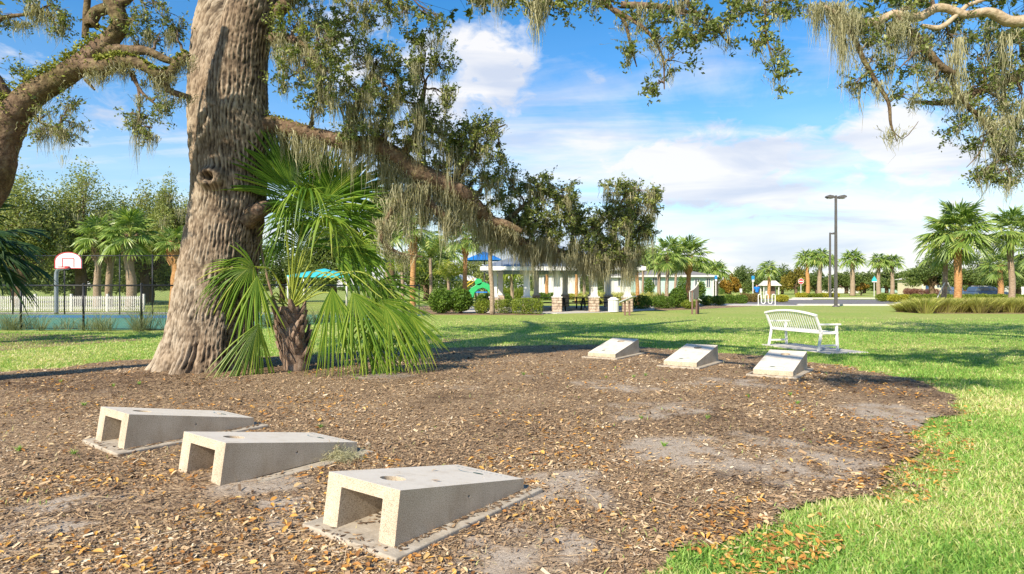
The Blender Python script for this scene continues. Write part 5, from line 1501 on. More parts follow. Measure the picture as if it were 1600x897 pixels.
structure(MB().prism([(19.2, 49.2), (22.4, 49.0), (22.4, 49.9), (19.2, 54), (16, 56), (13, 56), (13, 52), (17, 49.6)], -.02, .04).obj('footpath', M['pavement']))


def kerb(pts, name='kerb'):
    mb = MB(); p = np.array([(*q, .06) for q in pts])
    for a, b in zip(p[:-1], p[1:]): mb.bar(a, b, .30, .14)
    structure(mb.obj(name, M['kerb']))


kerb([(22.3, 50.0), (30, 49.4), (40, 48.6)])
kerb([(28.2, 47.2), (31.5, 43.2), (36, 41)])
kerb([(21.8, 61), (24.5, 65), (29.5, 72), (34, 72.5)])
kerb([(35, 80), (62, 78), (100, 80)])
kerb([(33, 55), (40, 53.6), (80, 52)])


# ------------------------------------------------------------------ fences
def chain_fence(label, A, B, H, posts, meshy=True, rail_r=.028):
    A = np.array([*A, 0.]); B = np.array([*B, 0.]); root = thing('chain_link_fence', label, 'fence', A)
    up = np.array([0, 0, 1.0])
    for t in posts:
        p = A + (B - A) * t; q = MB(); q.tube([p - up * .05, p + up * (H + .03)], .035, 8); q.obj('post', M['black'], root, A)
        q = MB(); q.lathe([(.042, H + .02), (.042, H + .05), (.02, H + .08), (.0, H + .085)], p, 8); q.obj('post_cap', M['black'], root, A)
    q = MB(); q.tube([A + up * H, B + up * H], rail_r, 8); q.obj('top_rail', M['black'], root, A)
    q = MB(); q.tube([A + up * .06, B + up * .06], .012, 5); q.obj('bottom_wire', M['black'], root, A)
    if meshy:
        L = np.linalg.norm(B - A); d = (B - A) / L; s = .10; mb = MB(); nw = int((L + H) / s); nrm = np.cross(d, up) * .003
        for sg in (1, -1):
            for i in range(nw):
                x0 = i * s - H
                lo = max(0, -x0); hi = min(H, L - x0)
                if hi <= lo: continue
                f = (lambda z: x0 + z) if sg > 0 else (lambda z: L - x0 - z)
                a = A + d * f(lo) + up * (lo + .03) * .98; b = A + d * f(hi) + up * hi * .98
                w = d * .0022; mb.add([a - w, a + w, b + w, b - w], [(0, 1, 2, 3)])
        mb.obj('wire_mesh', M['black'], root, A, kind='stuff')
    return root


chain_fence('low black chain link fence along the near side of the green court', (-21.5, 22.3), (-9.9, 20.8), 1.50, [0, .05, .42, .62, .80, 1])
chain_fence('low black chain link fence running back from the big oak past the young palm', (-9.9, 20.8), (-4.85, 33.4), 1.52, [.35, .66, 1])
chain_fence('tall black chain link fence behind the green court', (-32, 33.8), (-13.8, 33.8), 3.1, [0, .155, .31, .46, .62, .715, .875, 1])


def picket_fence():
    A = np.array([-30.5, 38.0, 0]); root = thing('picket_fence', 'white picket fence beyond the court under the palms', 'fence', A)
    n = 78; L = 8.6
    me = MB().box((0, 0, .47), (.05, .02, .9)).mesh('picket', M['white2'])
    for i in range(n):
        o = bpy.data.objects.new('picket', me); COL.objects.link(o); o.parent = root; o.location = (L * i / (n - 1), 0, 0)
    pm_ = MB().box((0, .02, .52), (.11, .11, 1.04)).mesh('post', M['white2'])
    for i in range(5):
        o = bpy.data.objects.new('post', pm_); COL.objects.link(o); o.parent = root; o.location = (L * i / 4, .03, 0)
    for z in (.2, .8): MB().box((L / 2, .03, z), (L, .03, .07)).obj('rail', M['white2'], root)


def hoop():
    D = 34.0; b = P(88, HOR, D); b[2] = 0
    root = thing('basketball_hoop', 'fan shaped white backboard with red outline on a grey gooseneck pole', 'basketball hoop', b)
    up = np.array([0, 0, 1.0])
    top = P(90, 424, D)
    mb = MB(); mb.tube(curve([b, b + up * 1.4, P(88, 432, D), P(90, 423, D), P(97, 419.5, D - .15), P(106, 419, D - .5)], .12), .10, 12); mb.obj('pole', M['galv'], root, b)
    c = P(107, 409, D - .7); w = .70; hh = .46
    out = [(-w, -.36), (w, -.36), (w, .02)] + [(w * math.cos(t), .02 + hh * math.sin(t)) for t in np.linspace(.15, PI - .15, 18)] + [(-w, .02)]
    mb = MB(); mb.prism([(c[0] + x, c[2] + z) for x, z in out], c[1] - .02, c[1] + .02, 'y'); mb.obj('backboard', M['white'], root, b)
    q = MB(); ring = [np.array([c[0] + x * .985, c[1] - .03, c[2] + z * .985]) for x, z in out]; ring.append(ring[0])
    for p0, p1 in zip(ring[:-1], ring[1:]): q.bar(p0, p1, .02, .030, np.cross(p1 - p0, [0, 1, 0]))
    q.obj('red_border', M['red'], root, b)
    q = MB(); s = [(-.30, -.30), (-.30, .16), (.30, .16), (.30, -.30)]
    s = [np.array([c[0] + x, c[1] - .03, c[2] + z]) for x, z in s]
    for p0, p1 in zip(s[:-1], s[1:]): q.bar(p0, p1, .02, .030, np.cross(p1 - p0, [0, 1, 0]))
    q.obj('target_square', M['red'], root, b)
    q = MB(); a = np.linspace(0, 2 * PI, 20); rc = c + [0, -.38, -.30]
    q.tube([rc + [.23 * math.cos(k), .23 * math.sin(k), 0] for k in a], .018, 6, False); q.box(c + [0, -.10, -.30], (.16, .14, .10)); q.obj('rim', M['red'], root, b)


picket_fence()
hoop()


# ------------------------------------------------------------------ shrubs, grasses, far trees
def leafball(mb, c, rad, n, size, boxy=0.0, r0=.5, seed=0):
    d = unit(rng.normal(size=(n, 3)))
    if boxy:
        m = np.abs(d).max(1, keepdims=True); d = d / (m * boxy + (1 - boxy))
    q = rng.random((n, 1)) ** .33
    lump = .72 + .5 * fbm(d * 2.2 + seed * 7.1, 2, seed)[:, None]
    if boxy: lump = .86 + .28 * fbm(d * 3 + seed, 2, seed)[:, None]
    p = c + d * np.array(rad) * q * lump
    k = p[:, 2] > .02
    p = p[k]
    r = np.clip(r0 - .1 + .3 * vnoise(p * 3, seed) + rng.normal(0, .16, len(p)), 0, 1)
    ribbon_leaves(p, size, .5, .9, mb, r)


def shrub(name, label, px0, px1, pt, pb, mat='shrub', size=.09, dens=1.0, boxy=0, d=None, stems=True, cat='shrub', group=None):
    D = CAMH * FPX / (pb - HOR) if d is None else d
    c = P((px0 + px1) / 2, (pt + pb) / 2, D); w = (px1 - px0) / 2 * D / FPX; b = np.array([c[0], D, 0])
    top = CAMH - (pt - HOR) / FPX * D; hz = top / 2
    root = thing(name, label, cat, b, 0, group); mb = MB(); seed = int(px0) % 97
    dep = min(w, max(.5, hz * 1.1))
    k = max(1, int(round(w / max(hz, .3) * .8)))
    for i in range(k):
        x = 0 if k == 1 else -w + w / k + 2 * w * i / k
        leafball(mb, b + [x, dep * .5 + rng.normal(0, .05), hz * 1.02], (w / k * (1.15 if k > 1 else 1.05), dep, hz * rng.uniform(.95, 1.08)), int(2600 * dens / max(1, k * .55)), size, boxy, seed=seed + i)
    mb.obj('foliage', M[mat], root, b, kind='stuff')
    if stems:
        q = MB()
        for i in range(6):
            a = rng.random() * 6.28; q.tube([b + [rng.normal(0, .12) * w, dep * .5, 0], b + [math.cos(a) * w * .55, dep * .5 + math.sin(a) * dep * .4, top * .65]], [.025, .012], 5)
        q.obj('stems', M['twig'], root, b, kind='stuff')


SH = [
    ('oleander', 'tall feathery green shrub beside the black fence end post', 668, 712, 452, 491, 'shrub', .13, 1.6, 0),
    ('oleander', 'wide feathery shrub left of the slender palm with bare arching stems', 700, 738, 449, 491, 'shrub', .13, 1.6, 0),
    ('shrub', 'low yellowish shrub between the feathery shrubs and the slender palm', 738, 768, 468, 491, 'hedge', .08, 1.0, 0),
    ('hedge', 'clipped bright shrub just right of the slender palm trunk', 772, 808, 468, 490.5, 'hedge', .07, 1.2, .7),
    ('hedge', 'largest clipped boxy hedge left of the first stone column', 800, 848, 466, 492, 'hedge', .07, 1.8, .8),
    ('shrub', 'dark green shrub behind the slide, above the clipped hedges', 745, 800, 458, 476, 'shrub', .12, 1.2, 0),
    ('hedge', 'green hedge right of the pavilion beyond the trash can', 985, 1020, 462, 484, 'shrub', .09, 1.4, .5),
    ('hedge', 'green hedge continuing right to the round leafy shrub', 1018, 1055, 463, 483, 'shrub', .09, 1.4, .5),
    ('shrub', 'rounded tall leafy shrub with bare stems left of the leaning sign', 1047, 1077, 449, 482, 'shrub', .12, 1.7, 0),
    ('shrub', 'small bright shrub at the foot of the leaning sign', 1066, 1092, 469, 483.5, 'hedge', .08, 1.0, 0),
    ('hedge', 'long dense green hedge right of the leaning sign', 1096, 1134, 462, 478, 'shrub', .09, 1.4, .5),
    ('hedge', 'long dense green hedge end nearest the bike rack', 1130, 1168, 461, 476, 'shrub', .09, 1.4, .5),
    ('shrub', 'brownish clipped shrub behind the left end of the bike rack', 1160, 1187, 459, 473, 'brown_shrub', .09, 1.2, .6),
    ('shrub', 'bright yellow shrub right of the bike rack', 1212, 1233, 461, 473, 'yellow_shrub', .10, 1.2, .4),
    ('shrub', 'orange brown rounded grass shrub right of the leaning sign top', 1091, 1112, 452, 464, 'brown_shrub', .12, 1.0, 0),
    ('hedge', 'small dark box hedge near the white sign post', 1121, 1137, 451, 461, 'shrub', .12, 1.0, .9),
    ('shrub', 'dark bushy shrub against the mint house wall', 1058, 1078, 431, 452, 'shrub', .14, 1.2, 0),
    ('shrub', 'dark low shrub under the mint house side window', 1088, 1104, 438, 454, 'shrub', .14, 1.0, 0),
    ('shrub', 'feathery tall shrub before the left corner of the mint house', 1004, 1024, 434, 454, 'shrub', .14, 1.2, 0),
    ('shrub', 'yellow green shrub row seen under the pavilion roof, left part', 884, 915, 459, 469, 'yellow_shrub', .12, 1.0, .3),
    ('shrub', 'green shrub row seen under the pavilion roof, right part', 913, 955, 457, 470, 'hedge', .12, 1.3, .3),
    ('shrub', 'dark shrub seen between left pavilion columns', 838, 872, 458, 470, 'shrub', .12, 1.0, .3),
    ('shrub', 'sunny shrub seen between the left pair of pavilion columns', 778, 825, 450, 468, 'hedge', .14, 1.2, .0),
    ('shrub', 'yellow flowering clump at the left of the traffic island', 1245, 1262, 458, 466, 'yellow_shrub', .14, .8, .3),
    ('shrub', 'yellow flowering clump in the middle of the traffic island', 1260, 1285, 459, 466, 'hedge', .14, 1.0, .3),
    ('shrub', 'yellow flowering clump beside the lamp post foot', 1284, 1312, 458, 466, 'yellow_shrub', .14, 1.0, .3),
    ('shrub', 'yellow green groundcover mound at the left end of the right bed', 1371, 1392, 459, 472, 'hedge', .11, 1.0, .3),
    ('shrub', 'yellow green groundcover mound against the tall grass bed', 1390, 1425, 460, 473, 'yellow_shrub', .11, 1.3, .3),
    ('shrub', 'dark red leaved shrub under the cream house', 1415, 1436, 451, 462, 'red_shrub', .12, 1.0, .3),
    ('shrub', 'red and green shrub right of the dark red one', 1434, 1470, 452, 462, 'red_shrub', .12, 1.2, .3),
    ('shrub', 'reddish shrub in front of the parked car', 1505, 1536, 454, 463, 'red_shrub', .12, 1.0, .3),
]
for nm, lb, a, b_, t, bt, mt, sz, dn, bx in SH:
    shrub(nm, lb, a, b_, t, bt, mt, sz, dn, bx, stems=bx < .5, d=72 if 'mint house' in lb else None)
for i in range(7):
    shrub('shrub', ['first', 'second', 'third', 'fourth', 'fifth', 'sixth', 'seventh'][i] + ' yellow green groundcover mound from the left behind the tall grass bed', 1425 + i * 27, 1457 + i * 27, 460, 474, 'hedge', .11, .8, .3, stems=False, group='groundcover mounds behind the tall grass')


def grass_clump(mb, c, R_, H, n, w=.012, mix=0.0):
    a = rng.random(n) * 2 * PI; ln = rng.random(n) ** .7 * .75
    b0 = c + np.stack([np.cos(a), np.sin(a), np.zeros(n)], 1) * (rng.random(n) * R_ * .4)[:, None]
    d = np.stack([np.cos(a) * ln, np.sin(a) * ln, np.ones(n)], 1)
    L = (H * rng.uniform(.55, 1.15, n))[:, None]
    m = b0 + unit(d) * L * .55; tip = b0 + np.stack([np.cos(a) * ln * 1.35, np.sin(a) * ln * 1.35, np.ones(n) * .9], 1) * L * .85
    th = rng.random(n) * PI; s = np.stack([np.cos(th), np.sin(th), np.zeros(n)], 1) * w
    v = np.stack([b0 - s, b0 + s, m + s, m - s, tip + s * .3, tip - s * .3], 1).reshape(-1, 3); bb = (np.arange(n) * 6)[:, None]
    r = np.clip(rng.normal(.5 + mix, .2, n), 0, 1)
    mb.add(v, np.concatenate([bb + np.array([0, 1, 2, 3]), bb + np.array([3, 2, 4, 5])]), np.r_[np.clip(r - .25, 0, 1), r])


def tall_grasses():
    L = 'feathery yellow green ornamental grass clump in the long bed right of the road'
    var = []
    for k in range(4):
        q = MB(); grass_clump(q, np.zeros(3), .8, .98, 750, .014, rng.normal(0, .1)); var.append(q.mesh('ornamental_grass', M['tall_grass']))
    for i in range(30):
        row = i % 2; j = i // 2
        px = 1412 + j * 17 + (8 if row else 0); d = 35.8 + row * 1.6 + rng.normal(0, .3) + max(0, (1440 - px)) * .05
        b = P(px, HOR, d); b[2] = 0
        o = bpy.data.objects.new('ornamental_grass', var[i % 4]); COL.objects.link(o); o.location = b; o.rotation_euler = (0, 0, rng.random() * 6); k = rng.uniform(.82, 1.1) * (.7 if px < 1425 else 1); o.scale = (1, 1, k)
        tag(o, L, 'grass clump', 'ornamental grass clumps')
    sheet('grass_bed_soil', [P(1400, 449, 37.2)[:2], P(1440, 449, 34.9)[:2], P(1700, 449, 34.6)[:2], P(1700, 449, 46)[:2], P(1400, 449, 46)[:2]], .006, M['mulch'])
    # wispy tall growth against the low black fence
    q = MB()
    for i in range(90):
        t = rng.random(); p = np.array([-21.5, 22.3, 0]) * (1 - t) + np.array([-9.9, 20.8, 0]) * t + [0, rng.choice([-.3, .35]), 0]
        grass_clump(q, p, .35, rng.uniform(.35, 1.3) * (1.25 if t < .12 or t > .78 else .8), 26, .005)
    for i in range(60):
        t = rng.random(); p = np.array([-9.9, 20.8, 0]) * (1 - t) + np.array([-4.85, 33.4, 0]) * t + [.3, 0, 0]
        grass_clump(q, p, .3, rng.uniform(.3, .9), 30, .007)
    o = q.obj('wispy_grass', M['pale_grass'], kind='stuff'); tag(o, 'wispy pale grass growing up through the black chain link fence', 'grass')
    # pale grasses behind the pavilion and by the hedges
    q = MB()
    for i in range(130):
        px = rng.uniform(905, 1060); grass_clump(q, P(px, HOR, rng.uniform(52, 58)) * [1, 1, 0], .6, rng.uniform(.8, 1.3), 40, .03, -.0)
    for i in range(50):
        px = rng.uniform(1130, 1165); grass_clump(q, P(px, HOR, rng.uniform(62, 70)) * [1, 1, 0], .6, rng.uniform(.6, .9), 40, .03, .2)
    o = q.obj('pale_grasses', M['tall_grass'], kind='stuff'); tag(o, 'band of pale ornamental grasses behind the pavilion and hedges', 'grass')


tall_grasses()


def far_tree(label, px, d, top, w, bot=452, mat='far_leaf', n=5200, size=.22, trunk=.25, lumps=22, airy=.0, group=None, cat='tree', name='broadleaf_tree', mossy=0):
    b = P(px, HOR, d); b[2] = 0; s = d / FPX; zt = CAMH - (top - HOR) * s; zb = max(.3, CAMH - (bot - HOR) * s)
    root = thing(name, label, cat, b, 0, group); W = w * s
    mb = MB(); tk = MB(); ms = MB(); n = int(n * 1.35); size *= 1.12
    H = zt - zb; fork = np.array([b[0], b[1], max(.6, zb * .8 + .15 * H)])
    tk.tube(curve([b, (b + fork) / 2 + [.1, 0, 0], fork], .4), trunk, 8)
    for i in range(lumps):
        a = i * 2.399 + rng.normal(0, .3); rr = math.sqrt((i + .5) / lumps)
        hgt_ = (1 - rr ** 2) ** .5
        c = b + [math.cos(a) * rr * W * .82, math.sin(a) * rr * W * .7, zb + H * (.15 + .60 * rng.random() * hgt_ + .12 * hgt_)]
        rad = W * rng.uniform(.22, .38); rz = max(rad * .62, H * rng.uniform(.16, .26))
        dirs = unit(rng.normal(size=(int(n / lumps), 3))); q = rng.random((len(dirs), 1)) ** (.4 + airy * .2)
        p = c + dirs * q * [rad, rad, rz] * (.7 + .6 * fbm(dirs * 2 + i, 2, i)[:, None])
        p = p[p[:, 2] > .15]
        ribbon_leaves(p, size, .5, .9, mb, np.clip(.30 + .35 * rng.random() + rng.normal(0, .15, len(p)), 0, 1))
        if i % 2 == 0 or airy:
            w_ = wiggly(fork, c, 5, .3); tk.tube(w_, np.linspace(trunk * .5, .04, 6), 5, False)
        if mossy and rng.random() < mossy:
            moss(ms, c[None] + rng.normal(0, rad * .4, (3, 3)), rng.uniform(.6, 1.6), 14, .22, .03)
    tk.obj('trunk', M['bark2'], root, b); mb.obj('crown', M[mat], root, b, kind='stuff')
    if ms.n: ms.obj('spanish_moss', M['moss'], root, b, kind='stuff')


FT = [
    ('big airy live oak with hanging moss at far left behind the court', 30, 46, 262, 80, 440, 'pale_leaf', 15000, .18, .35, 44, .4, .6),
    ('highest rounded oak crown behind the hoop and the close palms', 125, 50, 248, 85, 430, 'pale_leaf', 18000, .18, .4, 48, .4, .6),
    ('oak crown between the palms and the big trunk, left side', 225, 55, 285, 66, 440, 'pale_leaf', 12000, .19, .35, 40, .4, .3),
    ('mossy oak spray close to the left outline of the big trunk', 272, 48, 275, 44, 420, 'pale_leaf', 11000, .15, .25, 26, .4, .6),
    ('dense dark thicket tree low behind the left end of the court', 20, 60, 350, 75, 462, 'far_leaf', 12000, .24, .3, 24, 0, .2),
    ('dense dark thicket tree low behind the court palms', 115, 62, 365, 75, 462, 'far_leaf', 12000, .24, .3, 24, 0, 0),
    ('dense thicket tree low left of the big trunk', 235, 60, 360, 70, 462, 'far_leaf', 12000, .24, .3, 24, 0, 0),
    ('leafy tree behind the young palm fronds', 520, 58, 335, 66, 455, 'far_leaf', 12000, .22, .3, 24, .3, 0),
    ('tree behind the teal canopy', 440, 62, 360, 60, 455, 'far_leaf', 6000, .22, .3, 24, 0, 0),
    ('pale green tree glimpsed under the arched limb', 610, 50, 268, 44, 380, 'pale_leaf', 9000, .15, .25, 26, .5, .5),
    ('mid green tree behind the feather palms', 665, 66, 370, 55, 455, 'far_leaf', 6500, .24, .3, 24, 0, 0),
    ('tree behind the white canopy by the playground', 745, 85, 395, 50, 458, 'pale_leaf', 5000, .28, .3, 20, 0, 0),
    ('distant tree behind the pavilion roof', 860, 110, 405, 60, 458, 'far_leaf', 4500, .36, .3, 20, 0, 0),
    ('distant tree beyond the right part of the pavilion', 960, 110, 410, 60, 458, 'far_leaf', 4500, .36, .3, 20, 0, 0),
    ('leafy tree standing behind the left half of the mint house', 1015, 90, 378, 42, 440, 'pale_leaf', 8000, .2, .3, 26, .2, .2),
    ('darker tree standing behind the right half of the mint house', 1090, 95, 398, 34, 445, 'far_leaf', 6000, .22, .3, 20, .2, 0),
    ('orange leaved small tree right of the mint house', 1140, 95, 428, 18, 460, 'autumn_leaf', 2500, .28, .2, 12, 0, 0),
    ('distant tree right of the orange one', 1162, 120, 412, 26, 460, 'far_leaf', 3500, .34, .3, 16, 0, 0),
    ('distant green tree left of the kiosk', 1180, 135, 416, 28, 461, 'far_leaf', 3500, .36, .3, 16, 0, 0),
    ('distant green tree right of the kiosk palm', 1222, 130, 412, 26, 461, 'far_leaf', 3500, .36, .3, 16, 0, 0),
    ('yellowing tree behind the red round sign', 1243, 125, 418, 22, 461, 'autumn_mix', 3000, .34, .3, 14, 0, 0),
    ('dark tree behind the close pair of palms', 1275, 140, 422, 30, 458, 'far_leaf', 3000, .38, .3, 16, 0, 0),
    ('dark tree right of the near lamp post', 1322, 140, 418, 28, 455, 'far_leaf', 3500, .38, .4, 16, 0, 0),
    ('broad dark tree between lamp posts and street sign', 1350, 150, 420, 30, 455, 'far_leaf', 3500, .4, .4, 16, 0, 0),
    ('dark tree behind the street sign palms', 1385, 145, 415, 30, 455, 'far_leaf', 3500, .4, .4, 16, 0, 0),
    ('dark rounded tree left of the far small palms', 1408, 150, 425, 24, 455, 'far_leaf', 3000, .4, .4, 14, 0, 0),
    ('large dense green tree left of the orange trunked palm', 1455, 100, 398, 44, 452, 'far_leaf', 7500, .28, .4, 26, 0, 0),
    ('large dense green tree right of the orange trunked palm', 1525, 95, 392, 50, 455, 'far_leaf', 8500, .28, .4, 28, 0, 0),
    ('dense green tree at the right edge behind the car', 1590, 98, 400, 46, 455, 'far_leaf', 7000, .28, .4, 24, 0, 0),
    ('small orange tree on the lawn behind the road', 1345, 108, 442, 12, 455, 'autumn_leaf', 1200, .25, .12, 8, 0, 0),
]
M['autumn_mix'] = pm('autumn_mix', [(0, (.08, .09, .015)), (.5, (.22, .19, .03)), (1, (.38, .29, .05))], src='rnd', rough=.6, transl=.3)
for lb, px, d, top, w, bot, mt, n, sz, tr, lu, ai, mo in FT:
    far_tree(lb, px, d, top, w, bot, mt, n, sz, tr, lu, ai, mossy=mo)


def treeline():
    mb = MB()
    for i in range(150):
        px = -900 + i * 22.5 + rng.normal(0, 6); d = rng.uniform(190, 260)
        top = 433 + 9 * math.sin(i * .9) + rng.normal(0, 3); s = d / FPX; H = CAMH + (HOR - top) * s
        dirs = unit(rng.normal(size=(330, 3))); c = P(px, HOR, d) * [1, 1, 0] + [0, 0, H * .5]
        p = c + dirs * rng.random((330, 1)) ** .35 * [20 * s, 12 * s, H * .55]
        p = p[p[:, 2] > 0]
        ribbon_leaves(p, 1.15, .6, .9, mb, np.clip(.3 + .3 * rng.random() + rng.normal(0, .15, len(p)), 0, 1))
    tag(mb.obj('distant_woods', M['far_leaf'], kind='stuff'), 'low hazy line of distant woods along the horizon', 'woods')


treeline()


# ------------------------------------------------------------------ pavilion and its furniture
def pavilion():
    x0, x1, y0, y1 = -1.75, 7.45, 35.7, 46.8
    b = np.array([(x0 + x1) / 2, y0, 0.03]); root = thing('picnic_pavilion', 'open picnic pavilion with white columns on stone bases under a grey metal hip roof', 'pavilion', b)
    up = np.array([0, 0, 1.])

    def col(p, i):
        mb = MB(); w = .50
        mb.box(p + up * .41, (w - .03, w - .03, .8)); 
        o = mb.obj('stone_base', M['stone'], root, b)
        # rough stones standing proud of the core
        for k in range(5):
            z = .08 + k * .16
            for sx, sy in ((0, -1), (-1, 0), (1, 0)):
                t = rng.uniform(-.08, .08)
                for lo, hi in ((-w / 2, t - .008), (t + .008, w / 2)):
                    c = (lo + hi) / 2; L = hi - lo; q = MB()
                    if sy: q.box(p + [c, sy * w / 2, z], (L, .05 + rng.uniform(0, .02), .135))
                    else: q.box(p + [sx * w / 2, c, z], (.05 + rng.uniform(0, .02), L, .135))
                    so = q.obj('stone', M['stone'], o, b)
        mb = MB(); mb.box(p + up * .84, (w + .12, w + .12, .07)); mb.obj('stone_cap', M['kerb'], root, b, bevel=.01)
        mb = MB(); mb.box(p + up * 1.71, (.36, .36, 1.66)); mb.box(p + up * .92, (.42, .42, .08)); mb.box(p + up * 2.50, (.42, .42, .08)); mb.obj('column', M['white'], root, b)
    f = [P(px, HOR, 36.9) * [1, 1, 0] + up * .03 for px in (772, 823, 870, 928, 980)]
    k = [P(px, HOR, 45.8) * [1, 1, 0] + up * .03 for px in (782, 838, 883, 925, 950)]
    for i, p in enumerate(f + k): col(p, i)
    zt = 2.58; zr = 4.1; ov = .0
    mb = MB()
    for p, q in (((x0 + .3, y0 + .3), (x1 - .3, y0 + .3)), ((x0 + .3, y1 - .3), (x1 - .3, y1 - .3)), ((x0 + .3, y0 + .3), (x0 + .3, y1 - .3)), ((x1 - .3, y0 + .3), (x1 - .3, y1 - .3))):
        mb.bar((*p, zt - .09), (*q, zt - .09), .2, .22)
    mb.obj('beam', M['mint'], root, b)
    E_ = [(x0, y0, zt), (x1, y0, zt), (x1, y1, zt), (x0, y1, zt)]; r0 = ((x0 + x1) / 2 - .05, y0 + 4.6, zr); r1 = ((x0 + x1) / 2 - .05, y1 - 4.6, zr)
    mb = MB(); mb.add(E_ + [r0, r1], [(0, 1, 4), (2, 3, 5)]); mb.add(E_ + [r0, r1], [(1, 2, 5, 4), (3, 0, 4, 5)])
    mb.add([(x, y, z - .06) for x, y, z in E_ + [r0, r1]], [(0, 1, 4), (2, 3, 5)]); mb.add([(x, y, z - .06) for x, y, z in E_ + [r0, r1]], [(1, 2, 5, 4), (3, 0, 4, 5)])
    mb.obj('roof', M['metal_roof'], root, b)
    # standing seams
    E_ = [np.array(e) for e in E_]; r0 = np.array(r0); r1 = np.array(r1)
    for (a, c, ra, rb, n) in ((E_[0], E_[1], r0, r0, 24), (E_[1], E_[2], r0, r1, 26), (E_[3], E_[0], r1, r0, 26)):
        nm = unit(np.cross(c - a, ra - a)); nm = nm * np.sign(nm[2]); e = unit(c - a)
        sl = ra - a; dirn = unit(np.array([-e[1], e[0], 0]) * 1.0)
        for j in range(1, n):
            s = a + (c - a) * j / n
            # length up to hip or ridge
            L = np.linalg.norm(c - a); pos = L * j / n; ra_p = np.dot(ra - a, e); rb_p = np.dot(rb - a, e)
            fr = min(1, pos / max(ra_p, .01), (L - pos) / max(L - rb_p, .01))
            upd = (ra - a) - e * np.dot(ra - a, e)
            q = MB(); q.bar(s + nm * .02, s + upd * fr + nm * .02, .03, .045, nm); q.obj('roof_seam', M['metal_roof'], root, b)
    mb = MB()
    for a, c in zip(E_, E_[1:] + E_[:1]): mb.bar(a - up * .09, c - up * .09, .07, .22)
    mb.obj('fascia', M['white'], root, b)


pavilion()


def picnic_table(label, px, py, rot, first=[None]):
    b = G(px, py); b[2] = .03
    if first[0] is None:
        root = thing('picnic_table', label, 'picnic table', b, rot, 'dark picnic tables')
        for i in range(5): MB().box((0, -.30 + i * .15, .75), (1.8, .135, .04)).obj('top_plank', M['black'], root)
        for s in (-1, 1):
            for k in (0, 1): MB().box((0, s * (.62 + k * .15), .45), (1.8, .135, .04)).obj('seat_plank', M['black'], root)
        for s in (-1, 1):
            q = MB(); q.bar((s * .6, -.66, 0), (s * .6, -.2, .73), .09, .05, (0, 1, 0)); q.bar((s * .6, .66, 0), (s * .6, .2, .73), .09, .05, (0, 1, 0)); q.bar((s * .6, -.72, .41), (s * .6, .72, .41), .05, .08); q.obj('leg_frame', M['black'], root)
        first[0] = root
    else: dup(first[0], b, rot, label)


picnic_table('dark picnic table left of the first stone column, partly behind the boxy hedge', 853, 485.5, .15)
picnic_table('nearest dark picnic table, right of the first stone column', 896, 486.5, .1)
picnic_table('dark picnic table at the back between the two middle columns', 915, 483, -.1)
picnic_table('dark picnic table right of the second stone column, behind the bin', 944, 484.5, .1)


def bin_():
    b = G(958.5, 488.5); b[2] = .03; root = thing('litter_bin', 'white slatted litter bin with domed lid beside the pavilion', 'bin', b)
    n = 22; me = MB().box((0, 0, .36), (.062, .022, .66)).mesh('slat', M['white'])
    for i in range(n):
        a = i / n * 2 * PI; o = bpy.data.objects.new('slat', me); COL.objects.link(o); o.parent = root; o.location = (.29 * math.sin(a), -.29 * math.cos(a), 0); o.rotation_euler = (0, 0, a)
    MB().lathe([(0, .03), (.26, .03), (.27, .68), (.0, .68)], n=20).obj('liner', M['black'], root)
    MB().lathe([(.31, .66), (.33, .67), (.33, .715), (.31, .73), (.2, .78), (.2, .80), (.12, .84), (0, .845)], n=24).obj('lid', M['white'], root)
    MB().lathe([(.27, .0), (.31, .0), (.31, .04), (.27, .04)], n=20).obj('foot_ring', M['white'], root)


bin_()


def lectern():
    b = G(980, 493.5); root = thing('interpretive_sign', 'low angled grey information panel on two brown posts in front of the bin', 'information sign', b)
    for x in (-.115, .115): MB().box((x, 0, .36), (.085, .085, .74)).obj('post', M['wood'], root, bevel=.006)
    q = MB(); q.prism([(-.42, .98), (-.40, 1.0), (.33, .70), (.32, .66)], -.30, .30, 'x')
    M_ = Matrix.Rotation(.9, 3, 'Z')
    o = q.obj('panel', M['panel_grey'], root); o.rotation_euler = (0, 0, 1.05)
    q = MB(); q.prism([(-.36, .984), (-.355, .990), (.28, .727), (.275, .722)], -.26, .26, 'x'); o = q.obj('printed_face', M['white2'], root); o.rotation_euler = (0, 0, 1.05); o.location = (0, 0, .006)


lectern()


def side_sign():
    b = G(1085, 491.5); root = thing('interpretive_sign', 'tall brown wooden sign with curved white edge seen nearly edge on', 'information sign', b)
    for x, y in ((-.12, -.0), (.14, .1)): MB().box((x, y, .62), (.075, .09, 1.26)).obj('post', M['wood'], root, bevel=.006)
    q = MB(); q.prism([(-.22, .70), (-.24, 1.22), (-.05, 1.30), (.12, 1.46), (.20, 1.60), (.24, 1.50), (.24, .95), (.14, .82), (.0, .80), (-.02, 1.16), (-.18, 1.16), (-.17, .70)], .02, .07, 'y'); q.obj('panel', M['pole'], root)
    q = MB(); q.prism([(-.02, .80), (.22, .84), (.22, 1.30), (-.02, 1.25)], .08, .13, 'y'); q.obj('back_board', M['black'], root)
    pts = [(-.20, .68), (-.225, 1.21), (-.06, 1.29), (.10, 1.44), (.19, 1.60), (.20, 1.72)]
    q = MB()
    for p0, p1 in zip(pts[:-1], pts[1:]): q.bar((p0[0], .045, p0[1]), (p1[0], .045, p1[1]), .09, .035, (0, 1, 0))
    q.obj('edge_trim', M['white2'], root)
    q = MB(); q.box((.30, .35, .36), (.09, .09, .74)); q.obj('rear_post', M['wood'], root)
    q = MB(); q.bar((.16, .35, .88), (.42, .35, .72), .5, .03, (0, 0, 1)); q.obj('low_panel', M['white2'], root)


side_sign()


